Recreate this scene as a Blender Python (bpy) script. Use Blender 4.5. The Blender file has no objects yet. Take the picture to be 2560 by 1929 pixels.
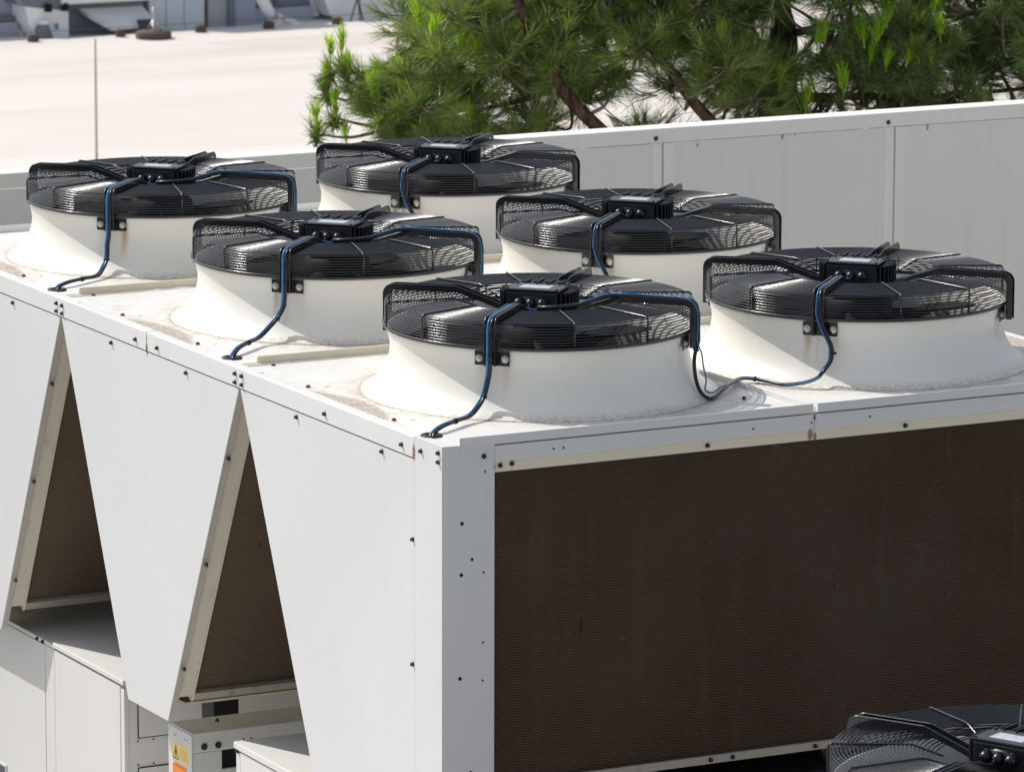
import bpy, bmesh, math, random
from math import sin, cos, pi, radians as R, atan2, sqrt, hypot
from mathutils import Vector, Matrix

# ------------------------------------------------------------------ camera, sky, sun, exposure
S = bpy.context.scene
COL = S.collection
cam_d = bpy.data.cameras.new('camera')
cam = bpy.data.objects.new('camera', cam_d)
COL.objects.link(cam)
S.camera = cam
CAM = Vector((-6.3747, -12.7404, 2.8528))
yaw, pitch, roll = 0.4777, -0.1857, 0.0025
fw = Vector((sin(yaw) * cos(pitch), cos(yaw) * cos(pitch), sin(pitch)))
rt = fw.cross(Vector((0, 0, 1))).normalized()
up = rt.cross(fw)
r2 = rt * cos(roll) + up * sin(roll)
u2 = up * cos(roll) - rt * sin(roll)
cam.matrix_world = Matrix(((r2.x, u2.x, -fw.x, CAM.x), (r2.y, u2.y, -fw.y, CAM.y), (r2.z, u2.z, -fw.z, CAM.z), (0, 0, 0, 1)))
cam_d.sensor_width = 36
cam_d.lens = 12943.75 * 36 / 2560
cam_d.clip_start = 0.5
cam_d.clip_end = 400
cam_d.dof.use_dof = True
cam_d.dof.focus_distance = 15.6
cam_d.dof.aperture_fstop = 15

SUN_AZ, SUN_EL = 123.0, 48.0
w = bpy.data.worlds.new('World')
S.world = w
w.use_nodes = True
nt = w.node_tree
nt.nodes.clear()
sky = nt.nodes.new('ShaderNodeTexSky')
sky.sky_type = 'NISHITA'
sky.sun_disc = False
sky.sun_elevation = R(SUN_EL)
sky.sun_rotation = R(90 - SUN_AZ)
sky.air_density = 1.0
sky.dust_density = 1.6
bgn = nt.nodes.new('ShaderNodeBackground')
bgn.inputs['Strength'].default_value = 0.14
won = nt.nodes.new('ShaderNodeOutputWorld')
hsv = nt.nodes.new('ShaderNodeHueSaturation')      # hazy summer sky: paler than the clear-air model
hsv.inputs['Saturation'].default_value = 0.46
nt.links.new(sky.outputs[0], hsv.inputs['Color'])
nt.links.new(hsv.outputs[0], bgn.inputs[0])
nt.links.new(bgn.outputs[0], won.inputs[0])
sun_d = bpy.data.lights.new('sun', 'SUN')
sun_d.energy = 3.6
sun_d.angle = R(0.55)
sun_d.color = (1.0, 0.965, 0.91)
sun = bpy.data.objects.new('sun', sun_d)
COL.objects.link(sun)
sdir = Vector((cos(R(SUN_AZ)) * cos(R(SUN_EL)), sin(R(SUN_AZ)) * cos(R(SUN_EL)), sin(R(SUN_EL))))
sun.rotation_euler = sdir.to_track_quat('Z', 'Y').to_euler()
sun.location = sdir * 40
S.view_settings.view_transform = 'Standard'
S.view_settings.look = 'None'
S.view_settings.gamma = 1.0
S.view_settings.exposure = 0.02
S.view_settings.use_curve_mapping = False

rnd = random.Random(7)

# ------------------------------------------------------------------ material helpers
def new_mat(name):
    m = bpy.data.materials.new(name)
    m.use_nodes = True
    n = m.node_tree
    for x in list(n.nodes):
        n.nodes.remove(x)
    out = n.nodes.new('ShaderNodeOutputMaterial')
    b = n.nodes.new('ShaderNodeBsdfPrincipled')
    n.links.new(b.outputs[0], out.inputs[0])
    return m, n, b, out


class N:
    """tiny node-expression helper"""
    def __init__(s, tree):
        s.t = tree

    def _in(s, sock, v):
        if isinstance(v, (int, float)):
            sock.default_value = v
        elif isinstance(v, (tuple, list)):
            sock.default_value = tuple(v) + ((1,) if len(v) == 3 and len(sock.default_value) == 4 else ())
        else:
            s.t.links.new(v, sock)

    def m(s, op, a, b=0.0, c=0.0):
        n = s.t.nodes.new('ShaderNodeMath')
        n.operation = op
        s._in(n.inputs[0], a); s._in(n.inputs[1], b); s._in(n.inputs[2], c)
        return n.outputs[0]

    def coord(s, which='Object'):
        return s.t.nodes.new('ShaderNodeTexCoord').outputs[which]

    def pos(s):
        return s.t.nodes.new('ShaderNodeNewGeometry').outputs['Position']

    def sep(s, v):
        n = s.t.nodes.new('ShaderNodeSeparateXYZ')
        s.t.links.new(v, n.inputs[0])
        return n.outputs

    def comb(s, x, y, z):
        n = s.t.nodes.new('ShaderNodeCombineXYZ')
        for i, v in enumerate((x, y, z)):
            s._in(n.inputs[i], v)
        return n.outputs[0]

    def scale(s, v, sc):
        n = s.t.nodes.new('ShaderNodeMapping')
        s.t.links.new(v, n.inputs[0])
        n.inputs['Scale'].default_value = sc
        return n.outputs[0]

    def noise(s, v, sc, det=4, rough=0.55):
        n = s.t.nodes.new('ShaderNodeTexNoise')
        s.t.links.new(v, n.inputs['Vector'])
        n.inputs['Scale'].default_value = sc
        n.inputs['Detail'].default_value = det
        n.inputs['Roughness'].default_value = rough
        return n.outputs[0]

    def ramp(s, v, lo, hi, a=0.0, b=1.0):
        n = s.t.nodes.new('ShaderNodeMapRange')
        n.interpolation_type = 'SMOOTHSTEP'
        s._in(n.inputs[0], v)
        for i, x in enumerate((lo, hi, a, b)):
            s._in(n.inputs[i + 1], x)
        return n.outputs[0]

    def mix(s, f, a, b):
        n = s.t.nodes.new('ShaderNodeMix')
        n.data_type = 'RGBA'
        s._in(n.inputs[0], f); s._in(n.inputs[6], a); s._in(n.inputs[7], b)
        return n.outputs[2]

    def bump(s, h, strength, dist, bsdf):
        n = s.t.nodes.new('ShaderNodeBump')
        n.inputs['Strength'].default_value = strength
        n.inputs['Distance'].default_value = dist
        s.t.links.new(h, n.inputs['Height'])
        s.t.links.new(n.outputs[0], bsdf.inputs['Normal'])


def setb(b, **k):
    for a, v in k.items():
        b.inputs[a.replace('_', ' ')].default_value = v


def simple(name, col, rough=0.5, metal=0.0, var=0.12, sc=30.0, spec=0.5):
    m, t, b, o = new_mat(name)
    n = N(t)
    f = n.noise(n.coord(), sc)
    c = n.mix(n.ramp(f, 0.25, 0.75), tuple(x * (1 - var) for x in col), tuple(min(1, x * (1 + var)) for x in col))
    t.links.new(c, b.inputs['Base Color'])
    b.inputs['Roughness'].default_value = rough
    b.inputs['Metallic'].default_value = metal
    b.inputs['Specular IOR Level'].default_value = spec
    return m


PAINT = (0.74, 0.74, 0.735)


def paint(name, base=PAINT, rough=0.42, dirt=0.25, streak=0.12, dirtcol=(0.46, 0.40, 0.31), rust=None):
    m, t, b, o = new_mat(name)
    n = N(t)
    p = n.pos()
    big = n.noise(p, 1.7, 3)
    fine = n.noise(p, 42, 5, 0.65)
    spk = n.noise(p, 260, 2)
    c = n.mix(n.ramp(big, 0.3, 0.7), tuple(x * 0.965 for x in base), base)
    st = n.noise(n.scale(p, (26, 26, 0.9)), 1.0, 3)
    c = n.mix(n.m('MULTIPLY', n.ramp(st, 0.56, 0.78), streak), c, dirtcol)
    d = n.m('MULTIPLY', n.ramp(fine, 0.58, 0.78), n.ramp(big, 0.42, 0.62))
    c = n.mix(n.m('MULTIPLY', d, dirt), c, dirtcol)
    c = n.mix(n.m('MULTIPLY', n.ramp(spk, 0.70, 0.76), 0.30), c, (0.30, 0.27, 0.22))
    if rust:
        tot = None
        for (rx, ry, rz_, rr_) in rust:
            v = n.comb(rx, ry, rz_)
            dn = t.nodes.new('ShaderNodeVectorMath'); dn.operation = 'SUBTRACT'
            t.links.new(p, dn.inputs[0]); t.links.new(v, dn.inputs[1])
            sc_ = n.scale(dn.outputs[0], (1, 1, 0.45))
            ln = t.nodes.new('ShaderNodeVectorMath'); ln.operation = 'LENGTH'
            t.links.new(sc_, ln.inputs[0])
            k_ = n.ramp(ln.outputs['Value'], rr_, rr_ * 0.15)
            tot = k_ if tot is None else n.m('MAXIMUM', tot, k_)
        rn_ = n.noise(p, 120, 5, 0.75)
        c = n.mix(n.m('MULTIPLY', n.ramp(n.m('ADD', n.m('MULTIPLY', tot, 0.55), n.m('MULTIPLY', rn_, 0.6)), 0.55, 0.78), 0.8), c, (0.20, 0.10, 0.045))
    t.links.new(c, b.inputs['Base Color'])
    t.links.new(n.ramp(fine, 0.2, 0.8, rough - 0.07, rough + 0.12), b.inputs['Roughness'])
    n.bump(n.m('ADD', n.m('MULTIPLY', n.noise(p, 2.2, 1), 6.0), n.m('MULTIPLY', n.noise(p, 700, 2), 0.12)), 0.16, 0.004, b)
    return m


AX, AY, SX, SY = 0.6633, 0.6776, 1.1, 1.4027


def deck_paint():
    m, t, b, o = new_mat('deck paint')
    n = N(t)
    p = n.pos()
    x, y, z = n.sep(p)
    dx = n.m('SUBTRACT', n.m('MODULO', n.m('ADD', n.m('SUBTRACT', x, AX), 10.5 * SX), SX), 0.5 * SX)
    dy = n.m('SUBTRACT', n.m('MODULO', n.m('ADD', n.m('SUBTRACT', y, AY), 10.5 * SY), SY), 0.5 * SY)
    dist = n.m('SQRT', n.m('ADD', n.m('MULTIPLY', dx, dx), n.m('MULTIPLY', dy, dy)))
    big = n.noise(p, 2.6, 4)
    mid = n.noise(p, 17, 5, 0.65)
    fine = n.noise(p, 110, 4, 0.7)
    c = n.mix(n.ramp(big, 0.3, 0.7), (0.735, 0.725, 0.695), (0.785, 0.775, 0.75))
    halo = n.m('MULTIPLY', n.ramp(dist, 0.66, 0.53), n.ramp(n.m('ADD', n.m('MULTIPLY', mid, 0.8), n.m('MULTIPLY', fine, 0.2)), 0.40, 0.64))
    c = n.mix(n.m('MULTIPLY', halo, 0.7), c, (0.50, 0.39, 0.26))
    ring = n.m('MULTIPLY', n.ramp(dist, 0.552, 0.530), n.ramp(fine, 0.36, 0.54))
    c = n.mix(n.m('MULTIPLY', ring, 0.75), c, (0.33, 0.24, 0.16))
    # grime lying along the raised ribs
    ry = n.m('ABSOLUTE', n.m('SUBTRACT', n.m('MODULO', n.m('ADD', n.m('SUBTRACT', y, 1.395), 10.5 * SY), SY), 0.5 * SY))
    ln_ = n.m('MULTIPLY', n.ramp(ry, 0.020, 0.009), n.ramp(mid, 0.30, 0.50))
    c = n.mix(n.m('MULTIPLY', ln_, 0.75), c, (0.20, 0.15, 0.11))
    g = n.m('MULTIPLY', n.ramp(ry, 0.10, 0.0), n.m('MULTIPLY', n.ramp(mid, 0.48, 0.66), n.ramp(fine, 0.42, 0.6)))
    c = n.mix(n.m('MULTIPLY', g, 0.7), c, (0.36, 0.27, 0.18))
    pat = n.m('MULTIPLY', n.ramp(n.noise(p, 5.5, 5, 0.62), 0.55, 0.70), n.ramp(fine, 0.35, 0.65))
    c = n.mix(n.m('MULTIPLY', pat, 0.55), c, (0.54, 0.43, 0.30))
    t.links.new(c, b.inputs['Base Color'])
    t.links.new(n.ramp(mid, 0.3, 0.7, 0.34, 0.55), b.inputs['Roughness'])
    return m


def cowl_paint():
    m, t, b, o = new_mat('cowl paint')
    n = N(t)
    oc = n.coord()
    x, y, z = n.sep(oc)
    oi = t.nodes.new('ShaderNodeObjectInfo')
    rn = oi.outputs['Random']
    a = n.m('ARCTAN2', y, x)
    rad = n.m('SQRT', n.m('ADD', n.m('MULTIPLY', x, x), n.m('MULTIPLY', y, y)))
    base = n.mix(n.ramp(n.noise(oc, 3, 3), 0.3, 0.7), (0.85, 0.82, 0.745), (0.875, 0.85, 0.79))
    wob = n.m('MULTIPLY', n.m('SUBTRACT', n.noise(n.scale(oc, (1, 1, 9)), 4.0, 2), 0.5), 0.035)
    aw = n.m('ADD', a, wob)
    tot = None
    k = 0
    for arm in (-135, 135, 45, -45):
        for side in (-5.0, 5.0, -1.2):
            k += 1
            c0 = R(arm + side)
            d = n.m('ABSOLUTE', n.m('SUBTRACT', aw, c0))
            s1 = n.m('MULTIPLY', n.ramp(d, 0.046 if side != -1.2 else 0.022, 0.004), n.ramp(n.m('FRACT', n.m('MULTIPLY', rn, 7.3 * k)), 0.2, 0.9, 0.35, 1.0))
            tot = s1 if tot is None else n.m('MAXIMUM', tot, s1)
    fade = n.m('MULTIPLY', n.ramp(z, 0.02, 0.15), n.ramp(z, 0.168, 0.15))
    nz = n.ramp(n.noise(n.scale(oc, (60, 60, 5)), 1.0, 3), 0.3, 0.7, 0.35, 1.0)
    f = n.m('MULTIPLY', n.m('MULTIPLY', tot, fade), n.m('MULTIPLY', nz, 0.9))
    outside = n.ramp(rad, 0.4415, 0.4425)
    f = n.m('MULTIPLY', f, outside)
    c = n.mix(f, base, (0.44, 0.25, 0.085))
    foot = n.m('MULTIPLY', n.ramp(z, 0.020, 0.0), n.ramp(n.noise(oc, 90, 4, 0.7), 0.40, 0.62))
    c = n.mix(n.m('MULTIPLY', foot, 0.6), c, (0.42, 0.31, 0.2))
    spk = n.m('MULTIPLY', n.ramp(n.noise(oc, 240, 2), 0.66, 0.72), n.ramp(z, 0.13, 0.03, 0.1, 0.5))
    c = n.mix(spk, c, (0.35, 0.31, 0.25))
    t.links.new(c, b.inputs['Base Color'])
    setb(b, Roughness=0.36)
    n.bump(n.noise(oc, 7, 2), 0.12, 0.01, b)
    return m


def rust_mix(n, p, c, pts, col=(0.20, 0.12, 0.06)):
    tot = None
    t = n.t
    for (rx, ry, rz_, rr_) in pts:
        v = n.comb(rx, ry, rz_)
        dn = t.nodes.new('ShaderNodeVectorMath'); dn.operation = 'SUBTRACT'
        t.links.new(p, dn.inputs[0]); t.links.new(v, dn.inputs[1])
        ln = t.nodes.new('ShaderNodeVectorMath'); ln.operation = 'LENGTH'
        t.links.new(n.scale(dn.outputs[0], (1, 1, 0.45)), ln.inputs[0])
        k_ = n.ramp(ln.outputs['Value'], rr_, rr_ * 0.15)
        tot = k_ if tot is None else n.m('MAXIMUM', tot, k_)
    rn_ = n.noise(p, 120, 5, 0.75)
    return n.mix(n.m('MULTIPLY', n.ramp(n.m('ADD', n.m('MULTIPLY', tot, 0.55), n.m('MULTIPLY', rn_, 0.6)), 0.55, 0.78), 0.8), c, col)


FRUST = ((3.92, 5.505, -.080, .010), (4.32, 5.505, -.065, .016), (4.38, 5.505, -.065, .007), (5.02, 5.505, -.07, .014), (2.9, 5.505, -.066, .015))


def coil_mat(name='coil fins', gain=1.0, tint=(1, 1, 1)):
    m, t, b, o = new_mat(name)
    n = N(t)
    p = n.coord()
    x, y, z = n.sep(p)
    wob = n.m('MULTIPLY', n.noise(p, 30, 2), 0.0010)
    line = n.m('SINE', n.m('MULTIPLY', n.m('ADD', z, wob), 2 * pi / 0.0078))
    lf = n.ramp(line, -0.5, 0.9)
    big = n.noise(p, 1.3, 3)
    fleck = n.noise(n.scale(p, (1.0, 1.0, 0.5)), 70, 3, 0.7)
    vert = n.noise(n.scale(p, (17, 17, 1.1)), 1.0, 5, 0.7)
    c = n.mix(lf, tuple(v * gain * k for v, k in zip((0.040, 0.028, 0.019), tint)), tuple(v * gain * k for v, k in zip((0.086, 0.061, 0.041), tint)))
    c = n.mix(n.m('MULTIPLY', n.ramp(big, 0.35, 0.7), 0.55), c, tuple(v * gain for v in (0.088, 0.068, 0.050)))
    c = n.mix(n.m('MULTIPLY', n.ramp(fleck, 0.62, 0.76), 0.32), c, (0.20, 0.16, 0.12))
    c = n.mix(n.m('MULTIPLY', n.ramp(vert, 0.52, 0.82), 0.19), c, (0.15, 0.125, 0.10))
    sp = n.noise(n.scale(p, (1.0, 1.0, 0.4)), 19, 2)
    c = n.mix(n.m('MULTIPLY', n.ramp(sp, 0.74, 0.78), 0.6), c, (0.012, 0.009, 0.007))
    t.links.new(c, b.inputs['Base Color'])
    setb(b, Roughness=0.85, Specular_IOR_Level=0.06)
    n.bump(line, 0.22, 0.0012, b)
    return m


def perf_mat():
    m, t, b, o = new_mat('perforated sheet')
    n = N(t)
    p = n.pos()
    x, y, z = n.sep(p)
    k = 2 * pi / 0.0112
    d = n.m('MULTIPLY', n.m('SINE', n.m('MULTIPLY', x, k)), n.m('SINE', n.m('MULTIPLY', z, k)))
    hole = n.ramp(d, 0.25, 0.55)
    big = n.noise(p, 1.6, 4)
    c0 = n.mix(n.ramp(big, 0.3, 0.7), (0.88, 0.85, 0.79), (0.90, 0.87, 0.815))
    st = n.ramp(n.noise(n.scale(p, (14, 14, 0.7)), 1.0, 4), 0.55, 0.8)
    c0 = n.mix(n.m('MULTIPLY', st, 0.18), c0, (0.42, 0.38, 0.33))
    c = n.mix(hole, rust_mix(n, p, c0, FRUST), (0.66, 0.63, 0.58))
    t.links.new(c, b.inputs['Base Color'])
    setb(b, Roughness=0.55)
    n.bump(n.m('MULTIPLY', hole, -1.0), 0.25, 0.002, b)
    return m


def roof_mat():
    m, t, b, o = new_mat('roof membrane')
    n = N(t)
    p = n.pos()
    st = n.noise(n.scale(p, (0.05, 0.62, 1)), 1.0, 4, 0.6)
    big = n.noise(n.scale(p, (0.16, 0.5, 1)), 1.0, 4)
    c = n.mix(n.ramp(big, 0.3, 0.7), (0.665, 0.612, 0.565), (0.71, 0.665, 0.622))
    c = n.mix(n.m('MULTIPLY', n.ramp(st, 0.50, 0.68), 0.55), c, (0.55, 0.46, 0.39))
    fine = n.noise(n.scale(p, (0.25, 3.2, 1)), 1.0, 5)
    c = n.mix(n.m('MULTIPLY', n.ramp(fine, 0.55, 0.75), 0.35), c, (0.58, 0.49, 0.43))
    t.links.new(c, b.inputs['Base Color'])
    setb(b, Roughness=0.8)
    return m


def needle_mat(name, dark, light, trans, tl=0.4):
    m, t, b, o = new_mat(name)
    n = N(t)
    p = n.coord()
    f = n.noise(p, 9, 3)
    g = n.noise(p, 90, 1)
    c = n.mix(n.ramp(n.m('ADD', n.m('MULTIPLY', f, 0.6), n.m('MULTIPLY', g, 0.4)), 0.38, 0.62), dark, light)
    t.links.new(c, b.inputs['Base Color'])
    setb(b, Roughness=0.32, Specular_IOR_Level=0.55)
    tr = t.nodes.new('ShaderNodeBsdfTranslucent')
    tr.inputs[0].default_value = (*trans, 1)
    mx = t.nodes.new('ShaderNodeMixShader')
    mx.inputs[0].default_value = tl
    t.links.new(b.outputs[0], mx.inputs[1])
    t.links.new(tr.outputs[0], mx.inputs[2])
    t.links.new(mx.outputs[0], o.inputs[0])
    return m


def bark_mat():
    m, t, b, o = new_mat('pine bark')
    n = N(t)
    p = n.coord()
    f = n.noise(n.scale(p, (1, 1, 0.35)), 34, 5, 0.7)
    c = n.mix(n.ramp(f, 0.35, 0.65), (0.030, 0.020, 0.015), (0.125, 0.082, 0.058))
    t.links.new(c, b.inputs['Base Color'])
    setb(b, Roughness=0.9, Specular_IOR_Level=0.2)
    n.bump(f, 0.8, 0.02, b)
    return m


def motor_mat():
    m, t, b, o = new_mat('motor black paint')
    n = N(t)
    p = n.coord()
    f = n.noise(p, 70, 5, 0.7)
    big = n.noise(p, 14, 3)
    msk = n.m('MULTIPLY', n.ramp(f, 0.56, 0.70), n.ramp(big, 0.42, 0.66))
    c = n.mix(n.m('MULTIPLY', msk, 0.45), (0.010, 0.011, 0.014), (0.16, 0.16, 0.165))
    t.links.new(c, b.inputs['Base Color'])
    setb(b, Roughness=0.32)
    return m


RUST = ((0.0, 0.174, -0.045, 0.022), (0.0, 2.08, -0.055, 0.020), (1.212, 0.0, -0.015, 0.012), (1.200, 0.0, -0.068, 0.018), (1.215, 0, -.076, .012), (0.0, 2.08, -0.02, .008), (0.164, 0, -.07, .01))
M = dict(
    paint=paint('panel paint', rust=RUST),
    side=paint('side panel paint', (0.70, 0.703, 0.708), 0.45, 0.18, 0.10, rust=RUST),
    cream_bounce=paint('cream frame paint', (0.80, 0.735, 0.575), 0.5, 0.45, 0.2, rust=RUST),  # cream tint stands for bounced light on the flange and shade on the ribs
    frame=paint('weathered frame paint', (0.70, 0.655, 0.55), 0.55, 0.75, 0.35, (0.30, 0.25, 0.19)),
    rail=paint('grimy rail paint', (0.40, 0.365, 0.31), 0.6, 0.9, 0.5, (0.16, 0.12, 0.085)),
    flange=paint('flange paint', (0.50, 0.475, 0.43), 0.42, 0.4, 0.25),
    deck=deck_paint(), cowl=cowl_paint(), coil=coil_mat(), coil_bounce=coil_mat('bounce-lit coil fins', 1.9, (0.96, 1.03, 1.13)), perf=perf_mat(), roof=roof_mat(),  # lighter coil copy: bounced light on the V coils put into the colour
    cab=paint('cabinet paint', (0.72, 0.71, 0.685), 0.5, 0.25, 0.12),
    fence=paint('fence frame paint', (0.89, 0.86, 0.805), 0.5, 0.3, 0.15),
    black=simple('black wire paint', (0.006, 0.007, 0.010), 0.2, 0, 0.3, 60, 0.9),
    motor=motor_mat(),
    blade=simple('black impeller plastic', (0.010, 0.010, 0.011), 0.65, 0, .12, 30, 0.2),
    void=simple('dark shaft', (0.008, 0.007, 0.006), 0.9),
    screw=simple('dark screw steel', (0.055, 0.055, 0.065), 0.35, 0.6, 0.4, 200),
    rust=simple('rusty screw', (0.13, 0.065, 0.035), 0.8, 0.1, 0.5, 200),
    bolt=simple('zinc bolt', (0.62, 0.61, 0.57), 0.28, 0.9, 0.25, 160),
    hole=simple('dark hole', (0.006, 0.006, 0.006), 0.9),
    blue=simple('blue cable jacket', (0.045, 0.21, 0.44), 0.28, 0, 0.15, 60),
    cable=simple('black cable jacket', (0.010, 0.011, 0.016), 0.30, 0, 0.3, 60),
    tie=simple('black cable tie', (0.008, 0.008, 0.008), 0.4),
    rubber=simple('grommet rubber', (0.02, 0.018, 0.016), 0.6),
    plate=simple('aluminium plate', (0.55, 0.56, 0.60), 0.4, 0.3, 0.2, 90),
    yellow=simple('yellow sticker', (0.93, 0.70, 0.25), 0.5, 0, 0.04),
    orange=simple('orange sticker', (0.86, 0.24, 0.03), 0.5, 0, 0.04),
    ink=simple('black ink', (0.012, 0.010, 0.008), 0.6),
    faded=simple('faded print', (0.48, 0.29, 0.07), 0.6),
    concrete=simple('roof screed', (0.60, 0.575, 0.53), 0.85, 0, 0.2, 3),
    ground=simple('asphalt', (0.06, 0.06, 0.058), 0.9, 0, 0.2, 2),
    brownconc=simple('brown concrete weight', (0.10, 0.075, 0.06), 0.9, 0, 0.3, 12),
    shade=simple('shaded grey blue cladding', (0.36, 0.39, 0.47), 0.5, 0, 0.12, 0.9),  # shade on the sunless hood and wing fronts put into the colour
    dshade=simple('dark and shaded grey', (0.15, 0.17, 0.20), 0.5, 0, 0.15, 1.2),  # shade of plant room front and overhang in the colour; also dark parts
    wht=simple('white flashing', (0.80, 0.80, 0.80), 0.5, 0, 0.06, 2),
    door=simple('pale door panel', (0.60, 0.66, 0.70), 0.5, 0, 0.05, 2),
    galv=simple('galvanised steel', (0.62, 0.62, 0.62), 0.3, 0.8, 0.15, 10),
    glass=simple('dark display', (0.02, 0.03, 0.06), 0.15, 0, 0.2, 40),
    needle=needle_mat('pine needles', (0.055, 0.095, 0.022), (0.275, 0.355, 0.105), (0.36, 0.50, 0.07), 0.30),
    needle2=needle_mat('dark pine needles', (0.036, 0.072, 0.022), (0.195, 0.270, 0.090), (0.25, 0.38, 0.05), 0.28),
    candle=needle_mat('young pine needles', (0.20, 0.36, 0.015), (0.33, 0.50, 0.03), (0.55, 0.80, 0.04), 0.55),
    bark=bark_mat(),
    twig=simple('grey twig', (0.20, 0.16, 0.13), 0.9, 0, 0.3, 40),
)

# ------------------------------------------------------------------ mesh helpers
class MB:
    def __init__(s):
        s.v = []; s.f = []; s.sm = []

    def add(s, vs, fs, smooth=False):
        o = len(s.v)
        s.v += [tuple(x) for x in vs]
        for f in fs:
            s.f.append(tuple(i + o for i in f)); s.sm.append(smooth)
        return s

    def box(s, x0, x1, y0, y1, z0, z1, b=0.0):
        if b <= 0:
            v = [(x, y, z) for z in (z0, z1) for y in (y0, y1) for x in (x0, x1)]
            return s.add(v, [(0, 2, 3, 1), (4, 5, 7, 6), (0, 1, 5, 4), (2, 6, 7, 3), (0, 4, 6, 2), (1, 3, 7, 5)])
        bm = bmesh.new()
        r = bmesh.ops.create_cube(bm, size=1)
        for q in bm.verts:
            q.co = Vector((x0 + (q.co.x + .5) * (x1 - x0), y0 + (q.co.y + .5) * (y1 - y0), z0 + (q.co.z + .5) * (z1 - z0)))
        bmesh.ops.bevel(bm, geom=bm.edges[:], offset=b, segments=2, affect='EDGES', profile=0.5)
        bm.verts.index_update()
        s.add([q.co for q in bm.verts], [[q.index for q in f.verts] for f in bm.faces])
        bm.free()
        return s

    def prism(s, poly, fn, d0, d1, smooth=False):
        """poly: 2-D outline; fn(u, v, d) -> 3-D point"""
        n = len(poly)
        v = [fn(a, b, d0) for a, b in poly] + [fn(a, b, d1) for a, b in poly]
        f = [tuple(range(n)), tuple(range(2 * n - 1, n - 1, -1))]
        f += [(i + n, (i + 1) % n + n, (i + 1) % n, i) for i in range(n)]
        return s.add(v, f, smooth)

    def tube(s, pts, r, n=8, caps=True):
        pts = [Vector(p) for p in pts]
        rad = r if isinstance(r, (list, tuple)) else [r] * len(pts)
        t0 = (pts[1] - pts[0]).normalized()
        nrm = t0.orthogonal().normalized()
        rings = []
        for i, p in enumerate(pts):
            t = (pts[min(i + 1, len(pts) - 1)] - pts[max(i - 1, 0)])
            t = t.normalized() if t.length > 1e-9 else t0
            nrm = (nrm - t * nrm.dot(t))
            nrm = nrm.normalized() if nrm.length > 1e-6 else t.orthogonal().normalized()
            bn = t.cross(nrm)
            rings.append([p + (nrm * cos(2 * pi * k / n) + bn * sin(2 * pi * k / n)) * rad[i] for k in range(n)])
        v = [q for rg in rings for q in rg]
        f = [(i * n + k, i * n + (k + 1) % n, (i + 1) * n + (k + 1) % n, (i + 1) * n + k) for i in range(len(pts) - 1) for k in range(n)]
        s.add(v, f, True)
        if caps:
            o = len(s.v) - len(v)
            s.f.append(tuple(o + k for k in range(n - 1, -1, -1))); s.sm.append(False)
            s.f.append(tuple(o + len(v) - n + k for k in range(n))); s.sm.append(False)
        return s

    def lathe(s, prof, n=96, c=(0, 0, 0), smooth=True, closed=False):
        m = len(prof)
        v = [(c[0] + r * cos(2 * pi * k / n), c[1] + r * sin(2 * pi * k / n), c[2] + z) for k in range(n) for r, z in prof]
        f = []
        for k in range(n):
            for j in range(m if closed else m - 1):
                a, b = k * m + j, k * m + (j + 1) % m
                a2, b2 = ((k + 1) % n) * m + j, ((k + 1) % n) * m + (j + 1) % m
                f.append((a, a2, b2, b))
        return s.add(v, f, smooth)

    def hexa(s, c, axis, r, h, n=6, dome=0.0):
        ax = Vector(axis).normalized(); a = ax.orthogonal().normalized(); b = ax.cross(a)
        c = Vector(c)
        bot = [c + (a * cos(2 * pi * k / n) + b * sin(2 * pi * k / n)) * r for k in range(n)]
        top = [q + ax * h for q in bot]
        v = bot + top + [c + ax * (h + dome)]
        f = [(k, (k + 1) % n, n + (k + 1) % n, n + k) for k in range(n)] + [(n + k, n + (k + 1) % n, 2 * n) for k in range(n)]
        return s.add(v, f)

    def mesh(s, name, mats):
        me = bpy.data.meshes.new(name)
        me.from_pydata(s.v, [], s.f)
        me.polygons.foreach_set('use_smooth', s.sm)
        for m in (mats if isinstance(mats, (list, tuple)) else [mats]):
            me.materials.append(m)
        bm = bmesh.new(); bm.from_mesh(me)
        if len(bm.faces) < 60000:
            bmesh.ops.recalc_face_normals(bm, faces=bm.faces[:])
            bm.to_mesh(me)
        bm.free()
        return me

    def build(s, name, mats, parent=None, loc=None):
        return link(name, s.mesh(name, mats), parent, loc)


def link(name, me, parent=None, loc=None, rz=0.0):
    o = bpy.data.objects.new(name, me)
    COL.objects.link(o)
    if parent: o.parent = parent
    if loc: o.location = loc
    if rz: o.rotation_euler = (0, 0, rz)
    return o


def tag(o, label, cat, group=None):
    o['label'] = label; o['category'] = cat
    if group: o['group'] = group
    return o


def thing(name, label, cat, loc=(0, 0, 0), rz=0.0, group=None):
    o = bpy.data.objects.new(name, None)
    o.empty_display_size = 0.1
    COL.objects.link(o)
    o.location = loc; o.rotation_euler = (0, 0, rz)
    return tag(o, label, cat, group)


def kind(o, k):
    o['kind'] = k
    return o


def copy_tree(o, parent=None):
    c = o.copy(); COL.objects.link(c)
    if parent: c.parent = parent
    for ch in list(o.children):
        copy_tree(ch, c)
    return c


def smooth_path(pts, k=6):
    P = [Vector(p) for p in pts]
    P = [P[0] * 2 - P[1]] + P + [P[-1] * 2 - P[-2]]
    out = []
    for i in range(1, len(P) - 2):
        a, b, c, d = P[i - 1], P[i], P[i + 1], P[i + 2]
        for j in range(k):
            t = j / k
            out.append(0.5 * ((2 * b) + (c - a) * t + (2 * a - 5 * b + 4 * c - d) * t * t + (3 * b - a - 3 * c + d) * t ** 3))
    out.append(P[-2])
    return out


def pol(ang, r, z):
    return Vector((r * cos(R(ang)), r * sin(R(ang)), z))


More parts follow.
